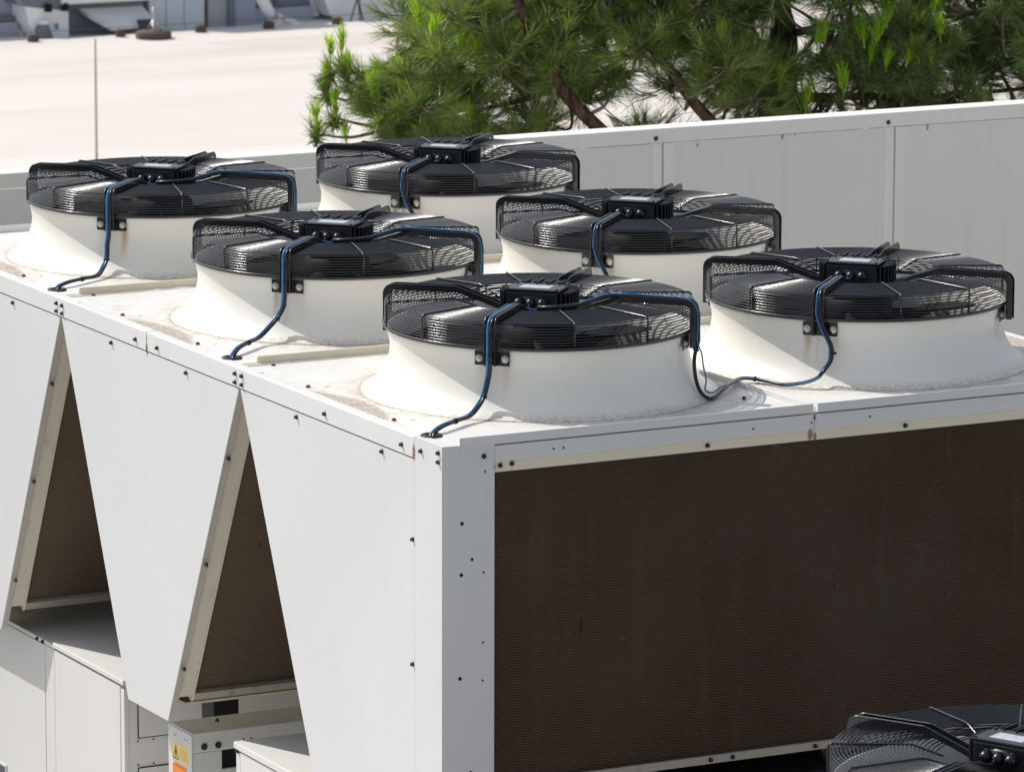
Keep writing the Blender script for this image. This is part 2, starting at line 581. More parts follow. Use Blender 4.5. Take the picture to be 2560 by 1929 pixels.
YZ = lambda u, v, d: (d, u, v)
XZ = lambda u, v, d: (u, d, v)
XY = lambda u, v, d: (u, v, d)

# ------------------------------------------------------------------ setting
ZR = -2.36
kind(MB().box(-120, 160, -60, 200, -9.6, -9.5).build('ground', M['ground']), 'structure')
kind(MB().box(-9, 15, -9, 6.2, -9.49, ZR).build('flat_roof', M['concrete']), 'structure')
kind(MB().box(-30, 70, 36.0, 52.15, -9.49, -5.5).build('neighbour_roof', M['roof']), 'structure')
kind(MB().box(-30, 70, 52.16, 75, -9.49, -5.55).build('far_roof', M['wht']), 'structure')

# ------------------------------------------------------------------ the chiller housing
DX, DY = 2.43, 4.16
UNIT = thing('chiller_unit', 'long white chiller housing with tapering side panels, carrying six fans on its deck', 'chiller', (0, 0, ZR))


def upart(mb, name, mat, parent=None):
    """parts are modelled in world metres and hung on the unit's Empty"""
    o = mb.build(name, M[mat] if isinstance(mat, str) else mat, parent or UNIT)
    if parent is None:
        o.location = (0, 0, -ZR)
    return o


xs = ((0.004, 1.208), (1.216, 2.426))
ys = ((0.030, 1.4235), (1.4365, 2.8285), (2.8415, 4.130))
for x0, x1 in xs:
    for y0, y1 in ys:
        upart(MB().box(x0, x1, y0, y1, -0.025, 0, 0.0015), 'deck_panel', 'deck')
for x0, x1 in ((0.083, 1.20), (1.224, 2.35)):
    for y in (1.430, 2.835):
        upart(MB().box(x0, x1, y - 0.006, y + 0.006, -0.01, 0.022, 0.004), 'deck_rib', 'cream_bounce')
for y0, y1 in ((0.01, 1.42), (1.44, 2.825), (2.845, 4.15)):
    for x0 in (1.2085, 1.2205):
        upart(MB().box(x0, x0 + 0.0035, y0, y1, -0.02, 0.010, 0.001), 'seam_strip', 'paint')
# folded edge trim down the long sides
tp = [(-0.002, -0.060), (-0.002, -0.003), (-0.0005, 0.0008), (0.0015, 0.0016), (0.032, 0.0016), (0.032, 0.0002), (0.003, 0.0002), (0.003, -0.060)]
for y0, y1 in ((0.1745, 2.0770), (2.0830, 4.16)):
    upart(MB().prism([(a, b) for a, b in tp], lambda u, v, d: (u, d, v), y0, y1), 'edge_trim', 'paint')
    upart(MB().prism([(DX - a, b) for a, b in tp], lambda u, v, d: (u, d, v), y0, y1), 'edge_trim', 'paint')
# corner posts (angle sections)
for sx in (0, 1):
    for sy in (0, 1):
        fx = (lambda x, s=sx: DX - x if s else x)
        fy = (lambda y, s=sy: DY - y if s else y)
        t_ = 0.003
        po = [(-0.002, -0.004), (0.164, -0.004), (0.164, -0.001), (0.001, -0.001), (0.001, 0.171), (-0.002, 0.171)]
        mb = MB().prism([(fx(a), fy(b)) for a, b in po], XY, ZR, 0.0002)
        ca = [(-0.002, -0.004), (0.05, -0.004), (0.05, 0.02), (0.032, 0.04), (0.032, 0.171), (-0.002, 0.171)]
        mb.prism([(fx(a), fy(b)) for a, b in ca], XY, 0.0003, 0.0018)
        upart(mb, 'corner_post', 'side')
# end faces: raised lips, fascia, cream flange, coil, bottom rail
for sy in (0, 1):
    fy = (lambda y, s=sy: DY - y if s else y)
    def bx(x0, x1, y0, y1, z0, z1, b=0.0, f=fy):
        a, c = sorted((f(y0), f(y1)))
        return MB().box(x0, x1, a, c, z0, z1, b)
    for x0, x1 in ((0.052, 1.2045), (1.2195, 2.378)):
        lip = bx(x0, x1, -0.008, -0.0045, -0.0035, 0.0235, 0.0008)
        ya, yb = sorted((fy(-0.0044), fy(0.0295)))
        lip.box(x0, x1, ya, yb, -0.0034, -0.0004)
        upart(lip, 'deck_lip', 'paint')
    for x0, x1 in ((0.1655, 1.2110), (1.2130, 2.2645)):
        upart(bx(x0, x1, -0.0025, 0.003, -0.056, -0.0085, 0.0006), 'end_fascia', 'paint')
    upart(bx(0.1645, 2.2655, 0.001, 0.022, -0.086, -0.0565, 0.001), 'coil_flange', 'cream_bounce')
    upart(bx(0.10, 2.33, 0.012, 0.075, -0.994, -0.0865), 'coil', 'coil')
    upart(bx(0.10, 2.33, -0.0005, 0.05, -1.018, -0.9945, 0.001), 'bottom_rail', 'rail')

VZ = -1.232
SL = (1.943 - 1.376) / 1.168          # slope of the V sides
def vy(y_apex, z, sgn): return y_apex + sgn * SL * (-0.064 - z)
pan_A = [(0.1752, -0.0645), (1.366, -0.0645), (vy(1.366, VZ, -1) + 0.02, VZ), (0.1752, VZ)]
pan_C = [(1.380, -0.0645), (2.783, -0.0645), (2.263, VZ), (1.945, VZ)]
pan_E = [(2.797, -0.0645), (3.9865, -0.0645), (3.9865, VZ), (vy(2.797, VZ, 1), VZ)]
for pl in (pan_A, pan_C, pan_E):
    upart(MB().prism(pl, YZ, -0.0005, 0.0022), 'side_panel', 'side')
    upart(MB().prism(pl, YZ, DX - 0.0022, DX + 0.0005), 'side_panel', 'side')


def slant(y0, z0, y1, z1, x0, x1, t0, t1, inward):
    """bar along a slanted edge in the Y-Z plane; t measured to the panel's inside"""
    d = Vector((y1 - y0, z1 - z0)).normalized()
    nn = Vector((-d.y, d.x))
    if nn.x * inward < 0: nn = -nn
    q = [(y0 + nn.x * t0, z0 + nn.y * t0), (y1 + nn.x * t0, z1 + nn.y * t0), (y1 + nn.x * t1, z1 + nn.y * t1), (y0 + nn.x * t1, z0 + nn.y * t1)]
    return MB().prism(q, YZ, x0, x1)


edges = [(1.366, -0.066, pan_A[2][0], VZ, -1), (1.380, -0.066, 1.945, VZ, 1), (2.783, -0.066, 2.263, VZ, -1), (2.797, -0.066, pan_E[3][0], VZ, 1)]
for y0, z0, y1, z1, inw in edges:
    k = (-1.150 - z0) / (z1 - z0)
    yc, zc = y0 + (y1 - y0) * k, -1.150
    for mir in (0, 1):
        g = (lambda a, b, m=mir: (DX - b, DX - a) if m else (a, b))
        upart(slant(y0, z0, y1, z1 + 0.001, *g(0.0024, 0.0215), 0.0, 0.0025, inw), 'panel_flange', 'flange')
        upart(slant(y0, z0, y1, z1 + 0.004, *g(0.0180, 0.0214), -0.004, -0.0002, inw), 'flange_bead', 'flange')
        upart(slant(y0, z0, yc, zc, *g(0.0235, 0.066), 0.002, 0.03, inw), 'coil_frame', 'frame')
        k2 = (-1.168 - z0) / (z1 - z0)
        upart(slant(y0, z0, y0 + (y1 - y0) * k2, -1.168, *g(0.0665, 0.074), -0.001, 0.028, inw), 'frame_edge', 'frame')
    upart(slant(y0, z0 - 0.002, yc, zc + 0.012, 0.0745, DX - 0.0745, 0.008, 0.06, inw), 'coil', 'coil_bounce')
    kk = (-1.139 - z0) / (z1 - z0); k3 = (-1.164 - z0) / (z1 - z0)
    upart(slant(y0 + (y1 - y0) * kk, -1.139, y0 + (y1 - y0) * k3, -1.164, 0.0748, DX - 0.0748, -0.004, 0.05, inw), 'bottom_rail', 'rail')
# keep daylight out of the V bodies: the plenum floor of each module
upart(MB().box(0.08, 2.35, 1.99, 2.22, -1.20, -1.192), 'drip_tray', 'cream_bounce')
upart(MB().box(0.08, 2.35, 0.09, 0.80, -1.20, -1.192), 'drip_tray', 'cream_bounce')
upart(MB().box(0.08, 2.35, 3.55, 4.07, -1.20, -1.192), 'drip_tray', 'cream_bounce')
for y in (1.20, 2.60):
    upart(MB().tube([(0.55, y + 0.35, -1.155), (0.80, y - 0.35, -1.175)], 0.010, 8), 'brace', 'cream_bounce')
for x0 in (0.30, 1.95):
    upart(MB().box(x0, x0 + 0.14, 0.12, 4.04, -2.34, -2.20, 0.004), 'base_beam', 'cab')

# screws
def screw_mesh(mat, r, h):
    mb = MB(); mb.hexa((0, 0, 0), (0, 0, 1), r * 1.35, h * 0.25, 12); mb.hexa((0, 0, h * 0.25), (0, 0, 1), r, h * 0.75, 6, h * 0.12)
    return mb.mesh('screw', M[mat])
SM, SRU = screw_mesh('screw', 0.0053, 0.0085), screw_mesh('rust', 0.0056, 0.0055)
HOLE = {}
def on_face(name, me, loc, axis):
    o = link(name, me, UNIT, (loc[0], loc[1], loc[2] - ZR))
    o.rotation_euler = Vector(axis).to_track_quat('Z', 'Y').to_euler()
    return o
for y, z in ((3.206, -.079), (2.819, -.021), (2.772, -.022), (2.82, -.047), (2.771, -.048), (2.365, -.080), (2.165, -.037), (1.993, -.037), (1.772, -.080), (1.399, -.020), (1.350, -.020),
             (1.399, -.047), (1.350, -.047), (0.961, -.079), (0.763, -.035), (0.381, -.079), (0.25, -.035), (0.126, -.032), (0.016, -.018), (0.016, -.044), (0.181, -.298), (0.182, -.663), (0.181, -1.03)):
    on_face('screw', SM, (-0.0021 if z > -.06 else -0.0006, y, z), (-1, 0, 0))
for y, z, e in ((3.079, -.666, 1), (3.257, -1.04, 1), (2.906, -.305, 1), (1.488, -.30, 1), (1.663, -.668, 1), (1.842, -1.04, 1)):
    on_face('screw', SM, (0.0105, y - 0.002, z), (0, -0.9, -0.436))
for x, y in ((0.053, 3.244), (0.114, 2.786), (0.049, 2.391), (0.052, 1.803), (0.11, 1.367), (0.053, 0.996), (0.054, 0.417)):
    on_face('screw', SRU, (x, y, 0.0016 if x < .06 else 0.0001), (0, 0, 1))
on_face('screw', SM, (1.12, 0.25, 0.0001), (0, 0, 1))
for x, z in ((0.221, -.065), (0.184, -.067), (0.856, -.070), (1.524, -.070)):
    on_face('screw', SM, (x, 0.0008, z), (0, -1, 0))
on_face('screw', SM, (0.130, -0.0042, -.035), (0, -1, 0))
for x in (0.876, 0.950, 1.230):
    on_face('screw', SM, (x, -0.0007, -1.006), (0, -1, 0))
def hole_mesh(r, n):
    return MB().lathe([(r, 0), (r, 0.0012), (r * 0.55, 0.0004), (0.0001, 0.0003)], n, smooth=False).mesh('hole', M['hole'])
HX, HS, HT = hole_mesh(0.0058, 6), hole_mesh(0.0044, 12), hole_mesh(0.0030, 12)
for x, z in ((0.061, -.223), (0.059, -.371), (0.055, -.671)): on_face('hole', HX, (x, -0.0041, z), (0, -1, 0))
for x, z in ((0.093, -.329), (0.089, -.948)): on_face('hole', HS, (x, -0.0041, z), (0, -1, 0))
for x, z in ((0.13, -.37), (0.128, -.573), (0.127, -.684), (0.134, -.08)): on_face('hole', HT, (x, -0.0041, z), (0, -1, 0))
for x, z in ((0.353, -.034), (0.385, -.034), (1.006, -.034), (1.202, -.033), (1.4, -.032)): on_face('hole', HT, (x, -0.0026, z), (0, -1, 0))
SLOT = MB().box(-0.007, 0.007, -0.0015, 0.0015, 0, 0.0006).mesh('slot', M['hole'])
for x, y in ((0.109, 3.224), (0.016, 2.672), (0.101, 2.365), (0.103, 1.781), (0.024, 1.263), (0.107, 0.978), (0.106, 0.399)):
    on_face('slot', SLOT, (x, y, 0.0017 if x < .032 else 0.0001), (0, 0, 1))
# cable entry grommets
for j in range(3):
    o = MB().lathe([(0.018, 0), (0.031, 0), (0.032, 0.003), (0.029, 0.006), (0.020, 0.006), (0.017, 0.003)], 24, closed=True).build('grommet', M['rubber'], UNIT)
    o.location = (0.047, 0.161 + j * SY - (0.03 if j else 0), 0.0005 - ZR)

# ------------------------------------------------------------------ fans
def ring_mesh(r, wire=0.0018, n=96, k=6):
    prof = [(r + wire * cos(2 * pi * i / k), wire * sin(2 * pi * i / k)) for i in range(k)]
    return MB().lathe(prof, n, closed=True).mesh('guard_wire', M['black'])


def build_fan():
    root = thing('rooftop_fan', 'x', 'fan')
    cp = [(0.532, 0.0), (0.532, 0.0025), (0.526, 0.003), (0.516, 0.006), (0.504, 0.014), (0.490, 0.027), (0.477, 0.042), (0.466, 0.058), (0.457, 0.076), (0.4505, 0.094), (0.4465, 0.113),
          (0.445, 0.130), (0.4462, 0.148), (0.4495, 0.164), (0.453, 0.176), (0.4545, 0.188), (0.4545, 0.193), (0.449, 0.1945), (0.4445, 0.191), (0.440, 0.165), (0.4365, 0.13), (0.434, 0.06), (0.434, 0.002)]
    MB().lathe(cp, 128).build('fan_cowl', M['cowl'], root)
    MB().lathe([(0.4335, 0.012), (0.30, 0.011), (0.0001, 0.011)], 48).build('shaft_dark_disc', M['void'], root)  # black disc paints the dark of the opening over the solid deck
    # impeller
    hub = MB().lathe([(0.0001, 0.20), (0.09, 0.20), (0.105, 0.19), (0.11, 0.16), (0.11, 0.05), (0.0001, 0.05)], 40).build('impeller', M['blade'], root)
    for k in range(7):
        mb = MB(); g = []
        for i in range(9):
            r = 0.10 + 0.325 * i / 8
            for s in range(2):
                for j in range(6):
                    t = j / 5
                    a = 2 * pi * k / 7 + 0.50 * (i / 8) ** 1.5 + (t - 0.5) * (0.80 - 0.12 * i / 8)
                    z = 0.115 + (0.5 - t) * (0.095 - 0.045 * i / 8) + 0.012 * sin(pi * t) - s * 0.004
                    g.append((r * cos(a), r * sin(a), z))
        f = []
        for i in range(8):
            for s in range(2):
                for j in range(5):
                    a = i * 12 + s * 6 + j
                    q = (a, a + 1, a + 13, a + 12)
                    f.append(q if s == 0 else q[::-1])
            for j in (0, 5):
                a = i * 12 + j
                f.append((a, a + 12, a + 18, a + 6))
        mb.add(g, f, True).build('blade', M['blade'], hub)
    # guard
    band = MB().lathe([(0.4545, 0.1935), (0.4655, 0.1935), (0.4665, 0.1955), (0.4665, 0.203), (0.4605, 0.2035), (0.4545, 0.1975)], 128, closed=True).build('guard', M['black'], root)
    zt = lambda r: (0.2715 + (0.456 - r) * 0.022) if r > 0.262 else (0.2758 - (0.262 - r) * 0.30)
    for i in range(8):
        link('guard_wire', ring_mesh(0.4600 if i < 7 else 0.4585), band, (0, 0, 0.2095 + i * 0.0083))
    nr = 26
    for i in range(nr):
        r = 0.200 + (0.4525 - 0.200) * i / (nr - 1)
        link('guard_wire', ring_mesh(r), band, (0, 0, zt(r)))
    sp = []
    for a, b in ((0.4645, 0.197), (0.4645, 0.2635)): sp.append((a, 0, b))
    for k in range(1, 5):
        th = pi / 2 * k / 4
        sp.append((0.4645 - 0.010 * (1 - cos(th)), 0, 0.2635 + 0.0115 * sin(th)))
    sp += [(0.36, 0, 0.2775), (0.268, 0, 0.2798), (0.255, 0, 0.2785), (0.215, 0, 0.264), (0.180, 0, 0.252)]
    spm = MB().tube(sp, 0.0027, 6).mesh('guard_spoke', M['black'])
    for k in range(12):
        if k % 3 != 1.5:
            ang = 15 + 30 * k
            if (ang - 45) % 90 == 0: continue
            link('guard_spoke', spm, band, None, R(ang))
    # four support arms of two flat bars each
    out = [(0.487, 0.150), (0.487, 0.262)]
    for k in range(1, 7):
        th = pi / 2 * k / 6
        out.append((0.487 - 0.032 * (1 - cos(th)), 0.262 + 0.032 * sin(th)))
    out += [(0.262, 0.2975), (0.246, 0.294), (0.100, 0.246)]
    inn = [(0.090, 0.224), (0.238, 0.2735), (0.256, 0.277), (0.452, 0.2755)]
    for k in range(1, 5):
        th = pi / 2 * (1 - k / 4)
        inn.append((0.468 - 0.016 + 0.016 * cos(th), 0.2595 + 0.016 * sin(th)))
    inn += [(0.468, 0.150)]
    pm = MB().prism(out + inn, lambda u, v, d: (u, d, v), -0.0021, 0.0021).mesh('arm_plate', M['black'])
    bb = bmesh.new(); bb.from_mesh(pm)
    bmesh.ops.bevel(bb, geom=[e for e in bb.edges if len(e.link_faces) == 2 and e.calc_face_angle(0) > 1.2], offset=0.0014, segments=3, affect='EDGES', profile=0.5)
    bb.to_mesh(pm); bb.free()
    fm = MB().box(0.4555, 0.4595, -0.053, 0.053, 0.148, 0.190, 0.001).box(0.4590, 0.4630, -0.019, 0.019, 0.150, 0.19, 0.001).mesh('support_arm', M['black'])
    bmb = MB(); bmb.hexa((0, 0, 0), (1, 0, 0), 0.0112, 0.0022, 20); bmb.hexa((0.0022, 0, 0), (1, 0, 0), 0.0078, 0.0062, 6, 0.0008)
    bme = bmb.mesh('bolt', M['bolt'])
    for ang in (45, 135, 225, 315):
        arm = link('support_arm', fm, root, None, R(ang))
        for s in (-1, 1):
            link('arm_plate', pm, arm, (0, s * 0.0155, 0))
            link('bolt', bme, arm, (0.4596, s * 0.0400, 0.168))
    # motor
    mot = MB().lathe([(0.0001, 0.230), (0.082, 0.230), (0.088, 0.236), (0.088, 0.282), (0.084, 0.290), (0.070, 0.295), (0.0001, 0.296)], 48).build('motor', M['motor'], root)
    def face(o): o.rotation_euler = (0, 0, R(225)); return o
    face(MB().box(-0.01, 0.0800, -0.080, 0.080, 0.236, 0.3030, 0.006).build('terminal_box', M['motor'], mot))
    ld = MB().box(-0.030, 0.0845, -0.084, 0.084, 0.3035, 0.3110, 0.003)
    for yy in (-0.076, 0.076):
        for xx in (-0.020, 0.075): ld.hexa((xx, yy, 0.3110), (0, 0, 1), 0.005, 0.003, 8)
    face(ld.build('box_lid', M['motor'], mot))
    face(MB().box(0.006, 0.060, -0.047, 0.047, 0.3112, 0.3119, 0.0002).build('rating_plate', M['plate'], mot))
    for s in (-1, 0, 1):
        g = MB()
        g.tube([(0.0795, s * 0.036, 0.271), (0.087, s * 0.036, 0.271)], 0.0178, 6)
        g.tube([(0.087, s * 0.036, 0.271), (0.094, s * 0.036, 0.2705), (0.101, s * 0.036, 0.269), (0.106, s * 0.036, 0.268)], [0.0160, 0.0152, 0.0118, 0.007], 12)
        face(g.build('cable_gland', M['motor'], mot))
    finm = MB().box(0.075, 0.1185, -0.0024, 0.0024, 0.232, 0.3015, 0.002).mesh('cooling_fin', M['motor'])
    for k in range(32):
        link('cooling_fin', finm, mot, None, R(225 + 50 + k * 260 / 31))
    for k in range(9):
        yy = -0.072 + k * 0.018
        h = sqrt(max(0, 0.100 ** 2 - yy * yy))
        face(MB().box(-h, -0.022, yy - 0.002, yy + 0.002, 0.288, 0.3125 + 0.0035 * (k % 2), 0.0012).build('cooling_fin', M['motor'], mot))
    return root


FAN = build_fan()
fan_lab = [
    ('caged fan nearest the corner post, joined by a sagging cable to the fan beside it', (0, 0)),
    ('caged fan on the front edge whose cable runs left across the deck to its neighbour', (1, 0)),
    ('middle fan of the row above the tapering side panels', (0, 1)),
    ('middle fan of the row nearer the screen fence, cowl half hidden by nearer fans', (1, 1)),
    ('farthest fan of the side panel row, standing before the pale roof and slim rod', (0, 2)),
    ('farthest fan of the fence row, its cage right under the pine branches', (1, 2)),
]
fans = []
for i, (lab, (a, b_)) in enumerate(fan_lab):
    o = FAN if i == 0 else copy_tree(FAN)
    o.location = (AX + a * SX, AY + b_ * SY, 0.0002)
    tag(o, lab, 'fan', 'fans on the chiller deck')
    fans.append(o)
for i, o in enumerate(fans):
    for ch in o.children:
        if ch.name.startswith('impeller'): ch.rotation_euler = (0, 0, 0.71 * i)
        if ch.name.startswith('fan_cowl'): ch.rotation_euler = (0, 0, pi / 2 * ((i * 3) % 4))

# ------------------------------------------------------------------ neighbouring unit, mostly below the frame
DZ2 = -0.635
U2 = thing('chiller_unit', 'lower chiller housing whose single visible fan pokes up before the dark coil', 'chiller', (0, 0, ZR))
o = MB().box(-0.28, 2.15, -3.80, -1.71, DZ2 - 0.03, DZ2, 0.003).build('deck_panel', M['dshade'], U2); o.location = (0, 0, -ZR)  # deck coloured dark to hold down the light bounced onto the front coil
o = MB().box(-0.274, 2.144, -3.794, -1.716, ZR, DZ2 - 0.031).build('casing', M['coil'], U2); o.location = (0, 0, -ZR)
g = copy_tree(FAN); g.location = (0.383, -2.386, DZ2 + 0.0002); g.rotation_euler = (0, 0, R(-19))
tag(g, 'caged fan set lower than all others, in front of the dark coil', 'fan', 'fans on the chiller deck')

# ------------------------------------------------------------------ cables
def tie(p, d, r=0.0085):
    d = Vector(d).normalized()
    mb = MB()
    mb.tube([Vector(p) - d * 0.0035, Vector(p) + d * 0.0035], r, 10)
    n = d.cross(Vector((0, 0, 1)))
    n = n.normalized() if n.length > 1e-4 else Vector((1, 0, 0))
    c = Vector(p) + n * r
    mb.box(c.x - .004, c.x + .004, c.y - .004, c.y + .004, c.z - .004, c.z + .004, 0.001)
    return mb.mesh('cable_tie', M['tie'])


def cable_set(name, label, cx, cy, black, blue, ties, group, cat='cable', rb=0.0053, rbl=0.0041):
    root = thing(name, label, cat, (cx, cy, 0), 0, group)
    for nm, pts, mt, r in (('black_wire', black, 'cable', rb), ('blue_wire', blue, 'blue', rbl)):
        if pts: MB().tube(smooth_path(pts, 7), r, 8).build(nm, M[mt], root)
    src = black or blue
    P = smooth_path(src, 7)
    for f in ties:
        i = int(f * (len(P) - 2))
        mid = P[i]
        link('cable_tie', tie(mid, P[i + 1] - P[max(0, i - 1)], 0.0082), root)
    return root


def front_drop(off):
    """motor gland -> over the front arm -> down its outside to just under the bracket"""
    w = off
    def q(ang, r, z): 
        v = pol(ang, r, z); t = Vector((-sin(R(225)), cos(R(225)), 0))
        return v + t * w
    return [q(225, .104, .268), q(225, .120, .263), q(225, .142, .264), q(225, .185, .276), q(225, .25, .2925), q(225, .34, .2925), q(225, .43, .2915), q(225, .470, .283), q(225, .485, .258), q(225, .4875, .215), q(225, .489, .165)]


def to_grommet(dz, w, j, gy=0.0):
    def q(ang, r, z):
        v = pol(ang, r, z); t = Vector((-sin(R(222)), cos(R(222)), 0))
        return v + t * w
    return [q(224.6, .485, .13), q(224, .482, .105), q(223.3, .494, .068 + jz[j]), q(222.6, .532, .038 + jz[j]), q(222, .585, .021 + dz), q(221, .655, .020 + dz), q(220.3, .735, .018 + dz), q(219.9, .785, .008), q(219.7, .808, -.012)]


jz = (0.0, 0.006, -0.004)
lab3 = ['black and blue cable pair dropping from the near corner fan to its deck grommet',
        'black and blue cable pair dropping from the middle side fan to its deck grommet',
        'black and blue cable pair dropping from the farthest side fan to its deck grommet']
for j in range(3):
    bl = front_drop(0.005) + to_grommet(0.0, 0.005, j)
    bu = [p + Vector((0, 0, 0.0)) for p in front_drop(-0.005)] + to_grommet(0.001, -0.005, j)
    bl[0] = pol(225, .104, .268); 
    bu[0] = pol(225, .104, .268) + Vector((sin(R(225)), -cos(R(225)), 0)) * -0.036; bu[1] = pol(225, .122, .259) + Vector((sin(R(225)), -cos(R(225)), 0)) * -0.034
    bu[2] = pol(225, .150, .263) + Vector((sin(R(225)), -cos(R(225)), 0)) * -0.018
    dv2 = (Vector((0, 0, 0)), Vector((-.012, .010, .004)), Vector((.010, -.014, -.004)))[j]      # no two hang alike
    for arr in (bl, bu):
        n_ = len(arr)
        for k, wgt in ((n_ - 7, .5), (n_ - 6, 1), (n_ - 5, 1.4), (n_ - 4, 1), (n_ - 3, .5)): arr[k] = arr[k] + dv2 * wgt
    if j:  # the grommets of the other two sit a little nearer the fan
        dv = Vector((0.0, -0.03, 0))
        for arr in (bl, bu):
            n_ = len(arr)
            for k in range(n_ - 5, n_): arr[k] = arr[k] + dv * ((k - n_ + 6) / 6)
    cable_set('power_cable', lab3[j], AX, AY + j * SY, bl, bu, (0.16, 0.53, 0.70, 0.86), 'cables to the deck grommets')

labx = ['cable pair sagging from the near corner fan across the deck to the fan beside it',
        'cable pair linking the two middle fans, clipped over the cage of the side one',
        'cable pair linking the two farthest fans, clipped over the cage of the side one']
for j in range(3):
    T = Vector((-sin(R(315)), cos(R(315)), 0))
    def a3(ang, r, z, w_=0.0): return pol(ang, r, z) + T * w_
    # along the right-hand arm of the first fan
    start = [Vector((-0.048, -0.099, 0.268)), Vector((-0.060, -0.113, 0.262)), Vector((-0.083, -0.150, 0.274)), Vector((-0.090, -0.195, 0.2805)), Vector((-0.045, -0.232, 0.2855)), Vector((0.03, -0.220, 0.2865)),
             Vector((0.085, -0.195, 0.290)), Vector((0.135, -0.180, 0.294))]
    arm_ = [a3(315, .29, .2945), a3(315, .38, .293), a3(315, .445, .291), a3(315, .475, .279), a3(315, .488, .255), a3(315, .4895, .21), a3(315, .489, .165)]
    loop_bk = [a3(314, .482, .130), a3(313.5, .482, .095), a3(312.5, .492, .052), a3(311, .512, .022), Vector((0.350, -0.412, 0.0085)), Vector((0.398, -0.370, 0.0085)), Vector((0.452, -0.316, 0.012))]
    loop_bu = [a3(315, .500, .135), a3(314, .508, .100), a3(313, .520, .058), Vector((0.372, -0.345, 0.022)), Vector((0.395, -0.350, 0.012)), Vector((0.452, -0.308, 0.020))]
    over = [Vector((0.520, -0.243, 0.014)), Vector((0.578, -0.202, 0.015)), Vector((0.612, -0.222, 0.014)), Vector((0.632, -0.268, 0.012)), Vector((0.653, -0.326, 0.0105)), Vector((0.694, -0.366, 0.019)), Vector((0.729, -0.386, 0.033))]
    B0 = Vector((SX, 0, 0))
    upB = [Vector((0.758, -0.376, 0.050)), Vector((0.777, -0.382, 0.076)), Vector((0.786, -0.378, 0.096)), Vector((0.787, -0.372, 0.125)), Vector((0.772, -0.360, 0.165))]
    fd = [B0 + p for p in reversed(front_drop(0.005))][1:]
    fd2 = [B0 + p for p in reversed(front_drop(-0.005))][1:]
    bk = start + arm_ + loop_bk + over + upB + fd
    sh = Vector((0.0, -0.006, 0.001)); RV = Vector((0.888, -0.459, 0))
    bu = [p - T * 0.004 + Vector((0, 0, 0.0070)) for p in start[-3:]] + [p - T * 0.0075 + Vector((0, 0, 0.0058 if p.z > .27 else 0.002)) for p in arm_] + loop_bu + [p + sh for p in over] + [p - RV * 0.0085 for p in upB] + fd2
    cable_set('power_cable', labx[j], AX, AY + j * SY, bk, bu, (0.18, 0.235, 0.34, 0.56, 0.73), 'cables between neighbouring fans', 'cable', 0.0058, 0.0025)
# the low fan has a cable of its own
bl = front_drop(0.0)
cg = cable_set('power_cable', 'dark cable lying along the arm of the glinting fan low in the picture', 0.383, -2.386, bl, None, (0.3, 0.6), None)
cg.rotation_euler = (0, 0, R(-19)); cg.location = (0.383, -2.386, DZ2)

# ------------------------------------------------------------------ cabinets under the unit
def cabinet(label, y0, y1, x0=0.100, x1=1.45, ztop=-1.262, part=None):
    root = thing('electrical_cabinet', label, 'cabinet', (0, 0, ZR))
    def P(mb, name, mat, parent=None):
        o = mb.build(name, M[mat], parent or root)
        if parent is None: o.location = (0, 0, -ZR)
        return o
    P(MB().box(x0 + 0.014, x1, y0 + 0.003, y1, ZR, ztop - 0.004, 0.002), 'casing', 'cab')
    return root, P


c1, P = cabinet('tall cabinet with a proud lid edge between the two dark V gaps, half in shade', 2.533, 3.95)
P(MB().box(0.092, 0.78, 2.526, 3.132, -1.258, -1.240, 0.003), 'lid', 'cab')
P(MB().box(0.098, 0.78, 3.1335, 3.95, -1.2655, -1.250, 0.003), 'lid', 'cab')
P(MB().box(0.098, 0.1130, 2.566, 3.128, ZR, -1.268, 0.001), 'door', 'cab')
P(MB().box(0.098, 0.1130, 3.2185, 3.94, ZR, -1.268, 0.001), 'door', 'cab')
P(MB().box(0.099, 0.1135, 3.1335, 3.2145, ZR, -1.268, 0.001), 'corner_strip', 'cab')
P(MB().box(0.099, 0.1135, 2.533, 2.561, ZR, -1.274, 0.001), 'corner_strip', 'cab')
for y in (3.277, 3.227):
    o = link('screw', SM, c1, (0.0978, y, -1.258 - ZR)); o.rotation_euler = Vector((-1, 0, 0)).to_track_quat('Z', 'Y').to_euler()
for z0, z1 in ((-1.440, -1.300), (-1.80, -1.545)):
    P(MB().box(0.150, 0.42, 2.5305, 2.5328, z0, z1, 0.0006), 'access_plate', 'cab')
    for a in ((0.1465, 0.1495), (0.4205, 0.4235)):
        P(MB().box(a[0], a[1], 2.5318, 2.5328, z0 - 0.003, z1 + 0.003), 'plate_joint', 'hole')
    P(MB().box(0.1465, 0.4235, 2.5318, 2.5328, z0 - 0.0035, z0 - 0.0006), 'plate_joint', 'hole')
    P(MB().box(0.1465, 0.4235, 2.5318, 2.5328, z1 + 0.0006, z1 + 0.0035), 'plate_joint', 'hole')
for x, z in ((0.146, -1.452), (0.202, -1.452), (0.147, -1.533), (0.202, -1.533)):
    o = link('screw', HT, c1, (x, 2.5326, z - ZR)); o.rotation_euler = Vector((0, -1, 0)).to_track_quat('Z', 'Y').to_euler()
dsp = thing('control_display', 'dark screen in a steel rim on the cabinet door', 'display', (0.098, 3.64, -1.80))
MB().box(-0.006, 0, -0.062, 0.20, -0.12, 0.026, 0.002).build('rim', M['door'], dsp)
MB().box(-0.0075, -0.0062, -0.055, 0.19, -0.11, 0.018).build('screen', M['glass'], dsp)

